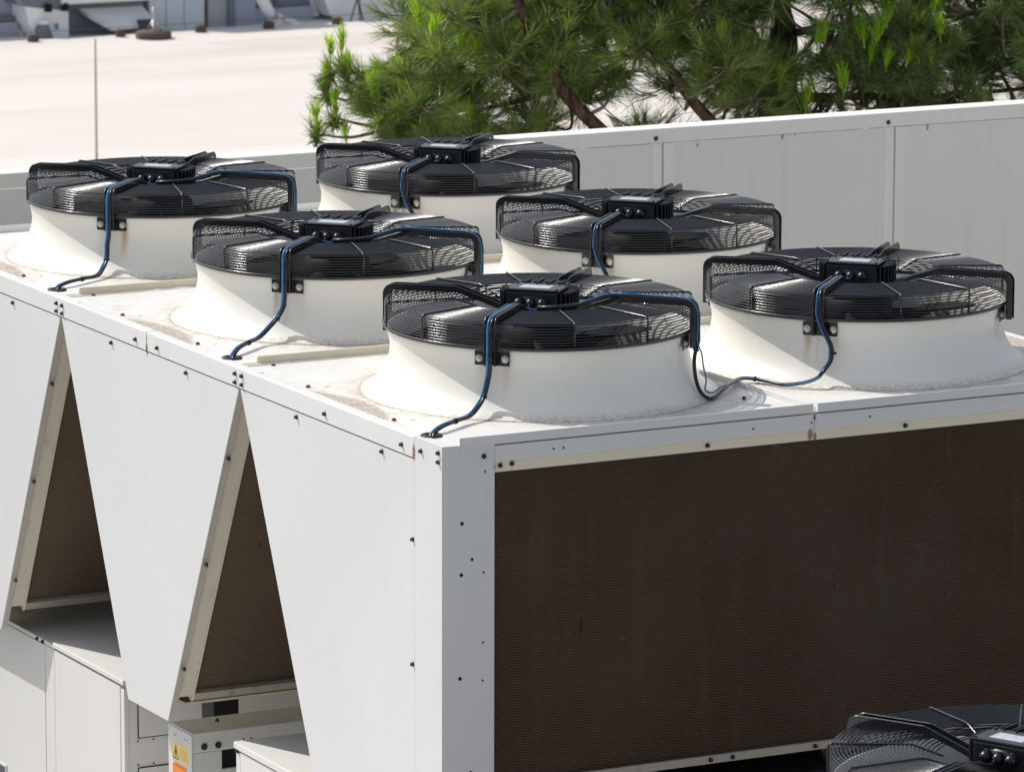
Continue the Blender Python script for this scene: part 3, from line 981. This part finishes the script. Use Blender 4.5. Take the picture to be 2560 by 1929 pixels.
c3, P = cabinet('low cabinet with a dusty lid showing under the near side panel', 0.30, 1.640)
P(MB().box(0.092, 0.78, 0.30, 1.646, -1.262, -1.240, 0.003), 'lid', 'cab')
P(MB().box(0.098, 0.1130, 0.31, 1.606, ZR, -1.268, 0.001), 'door', 'cab')
P(MB().box(0.099, 0.1135, 1.610, 1.640, ZR, -1.272, 0.001), 'corner_strip', 'cab')
o = link('screw', SM, c3, (0.098, 1.624, -1.268 - ZR)); o.rotation_euler = Vector((-1, 0, 0)).to_track_quat('Z', 'Y').to_euler()

bm_ = thing('cable_duct', 'white boxed duct with warning stickers on its end below a side panel', 'duct', (0, 0, ZR))
def P(mb, name, mat):
    o = mb.build(name, M[mat], bm_); o.location = (0, 0, -ZR); return o
P(MB().box(0.101, 2.30, 1.987, 2.164, -1.362, -1.296, 0.003), 'duct_cover', 'cab')
P(MB().box(0.1025, 0.206, 1.988, 2.163, ZR, -1.3625, 0.002), 'upright', 'cab')
P(MB().box(0.262, 0.50, 1.988, 2.163, ZR, -1.3625, 0.002), 'upright', 'cab')
P(MB().box(0.2065, 0.2615, 2.00, 2.15, -1.62, -1.3627), 'cable_slot', 'hole')
P(MB().box(0.2065, 0.2615, 1.988, 2.163, ZR, -1.425, 0.001), 'slot_plate', 'cab')
P(MB().box(0.0975, 0.1008, 1.984, 2.168, -1.70, -1.302, 0.001), 'end_cap', 'side')
for x in (0.143, 0.192):
    mb = MB(); mb.hexa((0, 0, 0), (0, 0, 1), 0.011, 0.003, 16); mb.hexa((0, 0, .003), (0, 0, 1), 0.0075, 0.006, 6)
    o = link('bolt', mb.mesh('bolt', M['screw']), bm_, (x, 1.9868, -1.343 - ZR)); o.rotation_euler = Vector((0, -1, 0)).to_track_quat('Z', 'Y').to_euler()
for x in (0.281, 0.309):
    o = link('screw', HT, bm_, (x, 1.9868, -1.334 - ZR)); o.rotation_euler = Vector((0, -1, 0)).to_track_quat('Z', 'Y').to_euler()
for y, z in ((2.125, -1.327), (2.108, -1.327), (2.035, -1.325), (2.018, -1.325)):
    o = link('screw', HT, bm_, (0.0974, y, z - ZR)); o.rotation_euler = Vector((-1, 0, 0)).to_track_quat('Z', 'Y').to_euler(); o.scale = (.7, .7, 1)
o = link('screw', SM, bm_, (0.24, 2.10, -1.2958 - ZR))
# stickers
st = thing('warning_sticker', 'yellow sticker with a black danger triangle and small print on the duct end', 'sticker', (0.0974, 2.07, -1.38))
def L(mb, name, mat, par): return mb.build(name, M[mat], par)
bx0 = lambda y0, y1, z0, z1, d0, d1: MB().box(-d1, -d0, y0, y1, z0, z1)
L(bx0(-0.063, 0.065, -0.030, 0.028, 0.0000, 0.0008), 'sheet', 'yellow', st)
tri = MB()
A_, B_, C_ = (0.036, 0.023), (0.060, -0.024), (0.012, -0.024)
ctr = (0.036, -0.0083)
inner = [(ctr[0] + (p[0] - ctr[0]) * 0.84, ctr[1] + (p[1] - ctr[1]) * 0.84) for p in (A_, B_, C_)]
outer = [A_, B_, C_]
for i in range(3):
    j = (i + 1) % 3
    tri.prism([outer[i], outer[j], inner[j], inner[i]], YZ, -0.0013, -0.0009)
L(tri, 'triangle', 'ink', st)
man = MB()
man.prism([(0.036 + 0.0032 * cos(a * pi / 4), 0.0065 + 0.0032 * sin(a * pi / 4)) for a in range(8)], YZ, -0.0013, -0.0009)
man.prism([(0.0385, 0.0035), (0.0335, 0.0035), (0.0325, -0.009), (0.0350, -0.0195), (0.0370, -0.0195), (0.0395, -0.009)], YZ, -0.0013, -0.0009)
man.prism([(0.0415, 0.002), (0.040, 0.003), (0.0385, -0.006), (0.0405, -0.0065)], YZ, -0.0013, -0.0009)
man.prism([(0.0305, 0.002), (0.032, 0.003), (0.0335, -0.006), (0.0315, -0.0065)], YZ, -0.0013, -0.0009)
L(man, 'pictogram', 'ink', st)
rr = random.Random(3)
tx = MB()
for k in range(6):
    y = 0.002; z = 0.016 - k * 0.0066
    while y > -0.056:
        wd = rr.uniform(0.004, 0.010)
        tx.box(-0.0012, -0.0009, max(y - wd, -0.057), y, z - 0.0014, z); y -= wd + 0.0022
L(tx, 'small_print', 'faded', st)
so = thing('warning_sticker', 'plain orange sticker stuck just under the yellow one on the duct end', 'sticker', (0.0974, 2.07, -1.45))
L(bx0(-0.047, 0.064, -0.050, 0.030, 0.0000, 0.0008), 'sheet', 'orange', so)
L(bx0(-0.041, 0.058, -0.046, -0.030, 0.0009, 0.0012), 'print_bar', 'ink', so)
# black valve block and dark vessels in the shade below the coils
vb = thing('valve_block', 'small black block on the duct in the dark V gap', 'valve', (0.30, 2.30, -1.2955))
MB().box(-0.005, 0.085, -0.05, 0.05, -0.06, 0.055, 0.004).build('body', M['void'], vb)
MB().tube([(0.04, 0, 0.055), (0.04, 0, 0.068)], 0.02, 12).build('cap', M['cable'], vb)
MB().tube([(0.04, 0.05, 0.0), (0.04, 0.27, 0.0)], 0.012, 10).build('pipe', M['void'], vb)
cp = thing('compressor', 'dark rounded vessel in shadow under the front coil', 'compressor', (1.19, 0.45, -1.25))
mb = MB()
prof = [(0.0001, 0.33)] + [(0.16 * sin(a * pi / 12), 0.25 + 0.08 * cos(a * pi / 12)) for a in range(1, 7)] + [(0.16, -0.25)] + [(0.16 * cos(a * pi / 12), -0.25 - 0.08 * sin(a * pi / 12)) for a in range(1, 6)] + [(0.0001, -0.33)]
mb.lathe(prof, 32)
o = mb.build('shell', M['cable'], cp); o.rotation_euler = (0, R(90), 0)
MB().box(-0.2, 0.2, -0.08, 0.08, -1.09, -0.155, 0.005).build('foot', M['cable'], cp)
cb = thing('cross_beam', 'grey steel beam end in shadow below the front coil rail', 'beam', (0.72, 0.10, -1.09))
MB().box(0, 0.11, 0, 3.9, -0.09, -0.0, 0.003).build('web', M['cab'], cb)
MB().box(0.03, 0.08, 0.02, 0.10, -1.26, -0.0905, 0.003).build('leg', M['cab'], cb)

# ------------------------------------------------------------------ screen fence
FY, FT, PW = 5.5, 0.0, 1.103
fence = thing('screen_fence', 'pale perforated metal screen running behind the chiller below the pines', 'fence', (0, FY, ZR))
def P(mb, name, mat):
    o = mb.build(name, M[mat], fence); o.location = (0, -FY, -ZR); return o
X0 = 3.757 - 7 * PW
for k in range(13):
    xa, xb = X0 + k * PW + 0.004, X0 + (k + 1) * PW - 0.004
    P(MB().box(xa + 0.046, xb - 0.046, FY + 0.004, FY + 0.007, ZR + 0.18, -0.062), 'perforated_panel', 'perf')
    P(MB().box(xa, xa + 0.046, FY + 0.002, FY + 0.008, ZR + 0.13, -0.062, 0.0008), 'panel_margin', 'fence')
    P(MB().box(xb - 0.046, xb, FY + 0.002, FY + 0.008, ZR + 0.13, -0.062, 0.0008), 'panel_margin', 'fence')
    P(MB().box(xb - 0.02, xb + 0.028, FY + 0.012, FY + 0.06, ZR, -0.055, 0.002), 'post', 'fence')
    fs = link('screw', SRU, fence, (xb - 0.03, -0.001, -0.04 - ZR)); fs.rotation_euler = (R(90), 0, 0); fs.scale = (1.3, 1.3, 1)
    P(MB().box(xa, xb, FY + 0.001, FY + 0.009, ZR + 0.08, ZR + 0.18, 0.002), 'panel_margin', 'fence')
for k in range(0, 12, 3):
    P(MB().box(X0 + k * PW + 0.002, X0 + (k + 3) * PW - 0.002, FY, FY + 0.115, -0.060, FT, 0.004), 'cap_rail', 'fence')

# ------------------------------------------------------------------ far roof things
RX0, KX, KZ = 19.42, 0.00602, 182.0
def fx(x): return RX0 + KX * x
def fz(x, y): return -5.5 + (105 - 0.0573 * x - y) / KZ
YF = 52.3
gr_h = 'wire holders along the roof edge'
for k, (x, y, wd) in enumerate(((68, 105, .16), (280, 94, .14), (478, 82, .16), (648, 66, .16), (822, 57, .16), (1010, 47, .16), (1190, 37, .16))):
    yy = 51.95
    o = MB().lathe([(0.0001, 0), (wd * .48, 0), (wd * .5, 0.05), (wd * .46, 0.085), (wd * 0.36, 0.10), (0.0001, 0.104)], 20).build('wire_holder', M['brownconc'], None, (fx(x), yy, -5.5))
    tag(o, ['dark wire holder at the far left of the roof edge', 'dark wire holder left against the round mast weight', 'dark wire holder before the pale door panel', 'dark wire holder left of the bright pipe elbow', 'dark wire holder beside the topmost pine shoots', 'dark wire holder on the roof edge behind the left part of the pine', 'dark wire holder on the roof edge behind the middle of the pine'][k], 'holder', gr_h)
tag(MB().tube([(fx(-300), 51.95, -5.37), (fx(1500), 51.95, -5.37)], 0.0045, 6).build('roof_wire', M['brownconc']), 'thin lightning wire strung low along the far roof edge', 'wire')
ms = thing('lightning_mast', 'thin mast rising from a round concrete weight at the far roof edge', 'mast', (fx(336), 51.6, -5.5))
MB().lathe([(0.0001, 0), (0.235, 0), (0.245, 0.02), (0.245, 0.075), (0.225, 0.10), (0.0001, 0.105)], 36).build('weight', M['brownconc'], ms)
MB().tube([(0, 0, 0.10), (0, 0, 0.42)], 0.014, 8).tube([(0, 0, .42), (0, 0, 2.6)], 0.008, 8).build('pole', M['galv'], ms)
for a in range(3):
    MB().tube([(0.12 * cos(a * 2.1), 0.12 * sin(a * 2.1), .10), (0, 0, .24)], 0.012, 6).build('foot', M['galv'], ms)
rod = thing('lightning_rod', 'slim tan rod standing alone against the pale roof', 'rod', (15.83, 40.25, -5.5))
MB().tube([(0, 0, 0), (0, 0, 0.9), (0, 0, 1.51)], [0.014, 0.013, 0.011], 8).build('pole', simple('tan rod', (0.42, 0.33, 0.26), 0.5), rod)
MB().lathe([(0.0001, 0), (0.15, 0), (0.15, 0.08), (0.0001, 0.09)], 20).build('weight', M['brownconc'], rod)
bk = thing('junction_box', 'black box lying behind the round mast weight on the far roof edge', 'box', (fx(374), 52.4, -5.5))
MB().box(-.10, .10, -.08, .08, 0.03, .16, .01).build('body', M['cable'], bk)
MB().box(-.06, .06, -.1, .1, 0.0, .03).build('foot', M['galv'], bk)

# curved grey ventilation hoods (two of them), plant room, door block
def hood(label, xl, xr, hgt, group):
    """xl..xr: span of the grey front at the roof line; front leans back, curved"""
    root = thing('vent_hood', label, 'vent hood', (xl, YF + 0.8, -5.55), 0, group)
    n = 10
    prof = [(0.0, 0.0), (0.0, 0.07)] + [(0.05 + 1.6 * (1 - cos(pi / 2 * k / n)), 0.07 + hgt * sin(pi / 2 * k / n)) for k in range(n + 1)] + [(1.65, 0.0)]
    MB().prism(prof, lambda u, v, d: (d, u, v), 0, xr - xl).build('shell', M['shade'], root)
    MB().box(-0.02, xr - xl + 0.02, -0.12, -0.005, 0, 0.20, 0.01).build('plinth', M['shade'], root)
    MB().box(0, xr - xl, -0.06, -0.004, 0.205, 0.28, 0.005).build('dark_band', M['dshade'], root)
    MB().prism([(a - 0.05, b + 0.03) for a, b in prof], lambda u, v, d: (d, u, v), xr - xl + 0.002, xr - xl + 0.14).build('end_trim', M['wht'], root)
    for k in range(int((xr - xl) / 0.35)):
        MB().hexa((0.15 + k * 0.35, -0.065, 0.26), (0, 0, 1), 0.03, 0.07, 8).build('clamp', M['dshade'], root)
    return root
hood('grey curved hood at the far left beyond the pale roof', fx(-420), fx(98), 2.2, 'curved hoods beyond the roof')
hood('grey curved hood beyond the roof, right of the rusty door block', fx(668), fx(838), 2.2, 'curved hoods beyond the roof')
hood('grey curved hood behind the pine foliage at the upper right', fx(1250), fx(2700), 2.2, 'curved hoods beyond the roof')
# plant room with white side wall and flat slab
pr_ = thing('plant_room', 'low plant room with a white slab roof and leaning white board beyond the roof', 'plant room', (fx(200), YF + 0.55, -5.55))
MB().prism([(-0.02, 0), (1.05, 0), (1.05, 0.454), (-0.02, 0.454)], lambda u, v, d: (0.0 + d, u * 1.0, v), 0, 1.20).build('wall', M['dshade'], pr_)
MB().prism([(0.0, 0), (1.5, 0), (1.5, 0.42), (0.0, 0.30)], lambda u, v, d: (d, u, v), -0.03, -0.004).build('side_wall', M['wht'], pr_)
MB().box(-0.12, 1.36, -0.30, 1.4, 0.455, 0.56, 0.01).build('slab', M['wht'], pr_)
MB().add([(0.18, -0.06, .36), (1.17, -0.06, .355), (1.23, -.45, .14), (.54, -.45, .11), (0.18, -0.03, .34), (1.17, -0.03, .335), (1.23, -.44, .11), (.54, -.44, .08)],
         [(0, 1, 2, 3), (7, 6, 5, 4), (0, 4, 5, 1), (1, 5, 6, 2), (2, 6, 7, 3), (3, 7, 4, 0)]).build('leaning_board', M['wht'], pr_)
MB().tube([(0.16, -0.12, 0.36), (0.50, -0.46, 0.12)], 0.024, 8).build('pipe', M['galv'], pr_)
for x_, z_ in ((-0.45, 0.33), (-0.20, 0.36)):
    MB().tube([(x_, -0.06, z_), (x_ + .04, 0.0, z_ - .1)], 0.035, 10).build('spout', M['hole'], pr_)
wl = thing('vent_box', 'white gable box with a small dark outlet, left of the plant room', 'vent box', (fx(94), YF + 0.3, -5.55))
MB().prism([(0.0, 0.45), (0.05, 0.20), (0.17, 0.0), (0.63, 0.0), (0.63, 0.33), (0.62, 0.36)], lambda u, v, d: (u, d, v), 0, 0.5).build('body', M['wht'], wl)
MB().prism([(-0.06, 0.46), (0.66, 0.35), (0.66, 0.70), (-0.06, 0.85)], lambda u, v, d: (u, d, v), 0.02, 0.6).build('cladding', M['dshade'], wl)
MB().prism([(0.16, 0.0), (0.36, 0.0), (0.28, 0.22), (0.20, 0.22), (0.13, 0.14)], lambda u, v, d: (u, d, v), -0.12, -0.002).build('outlet', M['dshade'], wl)
MB().prism([(0.17, 0.21), (0.27, 0.21), (0.26, 0.26), (0.19, 0.26)], lambda u, v, d: (u, d, v), -0.14, -0.002).build('hood', M['wht'], wl)
MB().box(0.425, 0.475, -0.012, -0.002, 0.12, 0.20).build('emblem', M['blue'], wl)
for x_ in (0.32, 0.57):
    MB().lathe([(0.0001, 0.06), (0.05, 0.05), (0.055, -0.05), (0.0001, -0.06)], 14).build('spout', M['hole'], wl, (x_, -0.03, 0.42))
db = thing('door_block', 'pale blue-grey door block with a rust-stained bay beyond the roof edge', 'door block', (fx(412), YF + 0.5, -5.55))
MB().box(0, 0.84, 0, 1.2, 0, 1.6, 0.01).build('panel', M['door'], db)
for x_ in (0.25, 0.52): MB().box(x_, x_ + 0.006, -0.006, -0.001, 0.02, 1.6).build('seam', M['dshade'], db)
MB().box(0.845, 0.875, -0.02, 1.2, 0, 1.6).build('jamb', M['brownconc'], db)
MB().box(0.876, 1.19, 0.03, 1.2, 0, 1.6).build('bay', simple('weathered panel', (0.40, 0.41, 0.42), .6, 0, .1, 2), db)
MB().prism([(0.93, 0.70), (0.97, 0.60), (1.04, 0.57), (1.09, 0.63), (1.13, 0.70)], lambda u, v, d: (u, d, v), 0.022, 0.029).build('rust_stain', simple('rust patch', (0.22, 0.11, 0.04), .9), db)
MB().box(1.192, 1.285, -0.02, 1.2, 0, 1.6).build('jamb', M['dshade'], db)
MB().box(1.287, 1.62, 0.02, 1.2, 0, 1.6).build('wing', M['shade'], db)
pl = thing('drain_pipe', 'white slanting pipe with a shiny elbow beyond the roof edge', 'pipe', (fx(650), YF - 0.1, -5.5))
MB().tube([(-0.10, 0.25, 0.75), (0.02, 0.2, 0.50), (0.14, 0.12, 0.22), (0.20, 0.05, 0.12)], [0.10, 0.10, 0.08, 0.06], 14).build('sleeve', M['wht'], pl)
MB().tube([(0.22, 0.06, 0.18), (0.36, -0.15, 0.05)], 0.035, 12).build('elbow', M['galv'], pl)
MB().prism([(0.22, 0.0), (0.60, 0.0), (0.48, 0.08), (0.25, 0.12)], lambda u, v, d: (u, d, v), -0.05, 0.3).build('flashing', M['wht'], pl)
tr_ = thing('tripod_stand', 'small dark tripod stand beyond the roof edge beside the pine', 'tripod', (fx(903), YF, -5.52))
for a in range(3):
    MB().tube([(0.11 * cos(a * 2.094 + .4), 0.11 * sin(a * 2.094 + .4), 0), (0, 0, 0.34)], 0.012, 8).build('leg', M['brownconc'], tr_)
MB().box(-.035, .035, -.035, .035, .30, .42, .005).build('head', M['dshade'], tr_)
wb = thing('membrane_upstand', 'white rounded upstand right of the grey curved hood', 'upstand', (fx(842), YF + 0.4, -5.55))
MB().prism([(-0.05, 0.75), (0.02, 0.35), (0.14, 0.08), (0.30, 0.0), (1.9, 0.0), (1.9, 1.0), (-0.08, 1.0)], lambda u, v, d: (u, d, v), 0, 0.8).build('body', M['wht'], wb)

# ------------------------------------------------------------------ pines
RA = Vector((0.888, -0.459, 0.0)); FA = Vector((0.459, 0.888, 0.0))
PT = Vector((4.925, 9.085, 0.0))
def tp_(a, d, z): return PT + RA * a + FA * d + Vector((0, 0, z))
rt_ = random.Random(11)

def needle(mb, p, d, L_, w_):
    side = d.orthogonal().normalized()
    side = Matrix.Rotation(rt_.uniform(0, 6.28), 3, d) @ side
    mid = p + d * (L_ * 0.5) + Vector((0, 0, -0.004))
    e = p + d * L_ + Vector((0, 0, -0.014 * rt_.random()))
    o = len(mb.v)
    mb.v += [tuple(p - side * w_ * .4), tuple(p + side * w_ * .4), tuple(mid + side * w_ * .5), tuple(mid - side * w_ * .5), tuple(e)]
    mb.f += [(o, o + 1, o + 2, o + 3), (o + 3, o + 2, o + 4)]; mb.sm += [False, False]


def rdir():
    z = rt_.uniform(-1, 1); a = rt_.uniform(0, 2 * pi); s = sqrt(1 - z * z)
    return Vector((s * cos(a), s * sin(a), z))


def tuft(mb, p, d, n, L_=0.13, w_=0.0026, back=0.11):
    d = d.normalized()
    for i in range(n):
        t = rt_.random()
        spread = 0.35 + 0.75 * rt_.random() if t < .8 else 0.25
        v = (d + rdir() * spread).normalized()
        needle(mb, p - d * back * t, v, L_ * rt_.uniform(0.75, 1.15), w_)


def left_bound(z):
    # outline of the near crown (metres across, height)
    pts = [(-1.2, -0.60), (-0.75, -0.62), (-0.55, -0.80), (-0.35, -0.92), (-0.12, -0.86), (0.0, -0.74), (0.12, -0.55), (0.5, -0.25), (1.2, 0.3)]
    for (z0, a0), (z1, a1) in zip(pts, pts[1:]):
        if z0 <= z <= z1: return a0 + (a1 - a0) * (z - z0) / (z1 - z0)
    return 0.3 if z > 0 else -0.5


def grow(label, limbs, trunk, centers, mat, seed, ntuft, nn, deadwood, shoots, extra):
    root = thing('pine_tree', label, 'pine tree', tuple(trunk[-1]), 0)
    base = Vector(trunk[-1])
    rt_.seed(seed)
    loc = lambda P_: [p - base for p in P_]
    mb = MB(); mb.tube(smooth_path(loc(trunk), 6), [max(.02, r) for r in [trunk_r(i, len(trunk)) for i in range((len(trunk) - 1) * 6 + 1)]], 12)
    mb.build('trunk', M['bark'], root)
    nodes = []
    for lp, r0, r1 in limbs:
        sp_ = smooth_path(loc(lp), 6)
        rr_ = [r0 + (r1 - r0) * i / (len(sp_) - 1) for i in range(len(sp_))]
        MB().tube(sp_, rr_, 10).build('branch', M['bark'], root)
        nodes += sp_
    fol = MB(); tw = MB(); tips = []
    for ci, c in enumerate(list(centers) + list(extra)):
        small = ci >= len(centers)
        c = Vector(c) - base
        nb = min(nodes, key=lambda q: (q - c).length + max(0, q.z - c.z) * 0.5)
        midp = (nb + c) / 2 + Vector((rt_.uniform(-.08, .08), rt_.uniform(-.08, .08), rt_.uniform(-.12, 0.0)))
        tw.tube(smooth_path([nb, midp, c], 4), [0.011 - 0.0008 * i for i in range(9)], 5)
        k = 6 if small else ntuft + rt_.randint(-4, 4)
        for i in range(k):
            d = rdir(); d.z = d.z * 0.8 + 0.30
            d.normalize()
            L_ = rt_.uniform(0.02, 0.07) if small else rt_.uniform(0.05, 0.20)
            e = c + d * L_ + Vector((0, 0, -0.01))
            tw.tube([c, (c + e) / 2 + Vector((0, 0, -.012)), e], [0.0042, 0.0035, 0.0022], 4)
            tuft(fol, e, (d + Vector((0, 0, .25))), nn, 0.085 if small else 0.13)
            tips.append((e, d))
    kind(fol.build('foliage', M[mat], root), 'stuff')
    kind(tw.build('twigs', M['twig'], root), 'stuff')
    for dwp in deadwood:
        MB().tube(smooth_path(loc(dwp), 5), [0.009 - 0.0055 * i / ((len(dwp) - 1) * 5) for i in range((len(dwp) - 1) * 5 + 1)], 6).build('dead_branch', M['twig'], root)
    # fresh upright shoots, each a piece of its own
    cand = sorted(tips, key=lambda t: -(t[1].z + 0.5 * rt_.random()))[:shoots[1]]
    for e, d in cand:
        o = link('young_shoot', CAND[rt_.randrange(4)], root, e)
        o.rotation_euler = (rt_.uniform(-.25, .25), rt_.uniform(-.25, .25), rt_.uniform(0, 6.28))
        s_ = rt_.uniform(.6, 1.15); o.scale = (s_, s_, s_ * rt_.uniform(.9, 1.3))
    for P_, s_ in shoots[0]:
        o = link('young_shoot', CAND[rt_.randrange(4)], root, P_ - base)
        o.rotation_euler = (rt_.uniform(-.15, .15), rt_.uniform(-.2, .2), rt_.uniform(0, 6.28)); o.scale = (s_, s_, s_)
        Q = P_ - base
        nb = min(nodes, key=lambda q: (q - Q).length)
    return root


def trunk_r(i, n): return 0.026 + 0.16 * (i / ((n - 1) * 6)) ** 1.2
CAND = []
for s_ in range(4):
    rt_.seed(50 + s_)
    mb = MB(); mb.tube([(0, 0, -0.05), (0, 0, 0.03)], [0.0035, 0.0025], 5)
    for i in range(64):
        t = rt_.random()
        v = (Vector((0, 0, 1)) + rdir() * 0.42).normalized()
        needle(mb, Vector((rt_.uniform(-.010, .010), rt_.uniform(-.010, .010), -0.03 + 0.06 * t)), v, rt_.uniform(0.055, 0.095), 0.0036)
    CAND.append(mb.mesh('young_shoot', M['candle']))

def blocked(a, z, gaps): return any(hypot(a - g[0], z - g[1]) < g[2] for g in gaps)
gaps = [(0.56, -0.32, .17), (0.40, -0.54, .14), (0.98, -0.36, .09), (0.80, -0.50, .06), (0.33, -0.10, .06), (1.10, -0.03, .08), (1.38, -0.02, .07), (1.02, -0.52, .10), (0.10, -0.40, .06), (1.45, -0.45, .07), (0.75, -0.05, .06)]
rt_.seed(5)
cA_ = []
while len(cA_) < 270:
    z = rt_.uniform(-1.0, 1.0); a = rt_.uniform(-1.0, 1.25); d = rt_.uniform(-0.6, 0.9)
    if a < left_bound(z) + 0.24 or blocked(a, z, gaps): continue
    if z > 0.25 and rt_.random() < .5: continue
    if a > 0.15 and rt_.random() < .15: continue
    cA_.append(tp_(a, d, z))
limb1 = [tp_(-.05, -.3, .75), tp_(0.0, -.42, .25), tp_(.06, -.48, .06), tp_(.17, -.5, -.17), tp_(.27, -.5, -.31), tp_(.42, -.45, -.465), tp_(.55, -.4, -.60), tp_(.82, -.2, -.92), tp_(1.12, .2, -1.5)]
limb2 = [tp_(.30, -.2, .6), tp_(.49, -.38, .12), tp_(.62, -.45, -.035), tp_(.72, -.48, -.15), tp_(.85, -.45, -.325), tp_(.95, -.42, -.45), tp_(1.06, -.3, -.7), tp_(1.15, .2, -1.5)]
limb3 = [tp_(.27, .05, -.31), tp_(.05, -.1, -.36), tp_(-.25, -.15, -.42), tp_(-.6, -.1, -.5)]
limb4 = [tp_(.06, .1, .06), tp_(-.15, .0, .03), tp_(-.4, -.1, -.06), tp_(-.62, -.1, -.2)]
limb5 = [tp_(.62, .2, -.035), tp_(.9, .3, .05), tp_(1.1, .35, .2)]
limb6 = [tp_(1.06, .2, -.7), tp_(.6, -.2, -.75), tp_(.1, -.3, -.7), tp_(-.35, -.3, -.75)]
trunk1 = [tp_(1.12, .2, -1.4), tp_(1.25, .2, -3), tp_(1.5, .3, -6), tp_(1.6, .4, -9.5)]
dead = [[tp_(.17, -.15, -.08), tp_(.36, -.3, -.10), tp_(.50, -.35, -.06)], [tp_(-.25, -.35, -.40), tp_(-.12, -.4, -.33), tp_(-.02, -.42, -.26)], [tp_(-.30, -.4, -.42), tp_(-.38, -.45, -.44), tp_(-.42, -.46, -.50)],
        [tp_(.55, -.2, -.25), tp_(.60, -.25, -.12), tp_(.70, -.28, -.05)], [tp_(.45, -.2, -.60), tp_(.58, -.25, -.50), tp_(.74, -.3, -.49)], [tp_(.98, -.3, .06), tp_(1.2, -.4, .02), tp_(1.22, -.42, .12)]]
sh1 = [(tp_((x - 1280) / 518, -.3 - .2 * ((x * 7) % 3) / 3, -1.77 + (964 - y) / 509), s) for x, y, s in
       ((836, 110, 1.1), (862, 95, 1.2), (880, 150, 1.2), (826, 170, .9), (945, 165, .9), (1000, 150, .8), (1050, 40, 1.5), (1085, 60, 1.3), (1150, 95, 1.0), (845, 225, 1.0), (800, 265, 1.1), (1010, 200, .9), (1190, 110, .9), (870, 320, 1.1), (1000, 250, .9), (930, 200, .9), (1350, 60, .8), (1690, 25, 1.0))]
grow('light green pine with two leaning bark limbs, reaching over the pale roof', [(limb1, .022, .040), (limb2, .018, .036), (limb3, .015, .006), (limb4, .014, .006), (limb5, .013, .006), (limb6, .017, .006)], trunk1, cA_, 'needle', 21, 12, 58, dead, (sh1, 60), [p - Vector((0, 0, .09)) + FA * .04 for p, _ in sh1])
cB_ = []
rt_.seed(9)
gaps2 = [(1.60, -0.48, .15), (1.72, -0.02, .12), (2.40, -0.42, .14), (1.40, -0.05, .10), (1.42, -0.28, .08), (2.27, -0.05, .09), (2.42, -0.45, .10), (1.55, -0.50, .09), (2.05, -0.52, .08)]
while len(cB_) < 200:
    z = rt_.uniform(-0.9, 0.9); a = rt_.uniform(1.2, 3.3); d = rt_.uniform(-0.5, 0.9)
    if blocked(a, z, gaps2): continue
    if z > 0.25 and rt_.random() < .5: continue
    cB_.append(tp_(a, d, z))
tB = [tp_(1.27, .35, 1.0), tp_(1.29, .35, .12), tp_(1.31, .35, -.1), tp_(1.29, .35, -.4), tp_(1.36, .4, -1.2), tp_(1.9, .8, -5), tp_(2.1, .9, -9.5)]
lb = [([tp_(1.31, .35, -.1), tp_(1.6, .1, -.02), tp_(2.0, 0, .02), tp_(2.5, 0, .1)], .022, .008), ([tp_(1.29, .35, -.4), tp_(1.7, .2, -.38), tp_(2.1, .1, -.36), tp_(2.7, .1, -.3)], .022, .008), ([tp_(1.29, .35, .12), tp_(1.5, .4, .4), tp_(1.9, .4, .6)], .02, .008)]
sh2 = [(tp_((x - 1280) / 518, -.45, -1.77 + (964 - y) / 509), s) for x, y, s in
       ((2128, 60, 1.5), (2160, 70, 1.3), (2172, 50, 1.2), (2188, 15, 1.4), (2264, 105, 1.2), (2240, 118, 1.0), (2188, 130, 1.0), (2295, 118, .8), (1930, 175, 1.1), (2081, 180, 1.3), (1992, 225, 1.5), (2020, 80, 1.0), (2036, 62, 1.0), (2315, 55, 1.1), (1835, 105, .9), (2150, 115, 1.0))]
grow('darker pine with an upright trunk and bright shoots above the fence', lb, tB, cB_, 'needle2', 33, 12, 58, [], (sh2, 22), [p - Vector((0, 0, .10)) + FA * .05 for p, _ in sh2])

kind_s = [o for o in bpy.data.objects if o.get('kind') == 'structure']
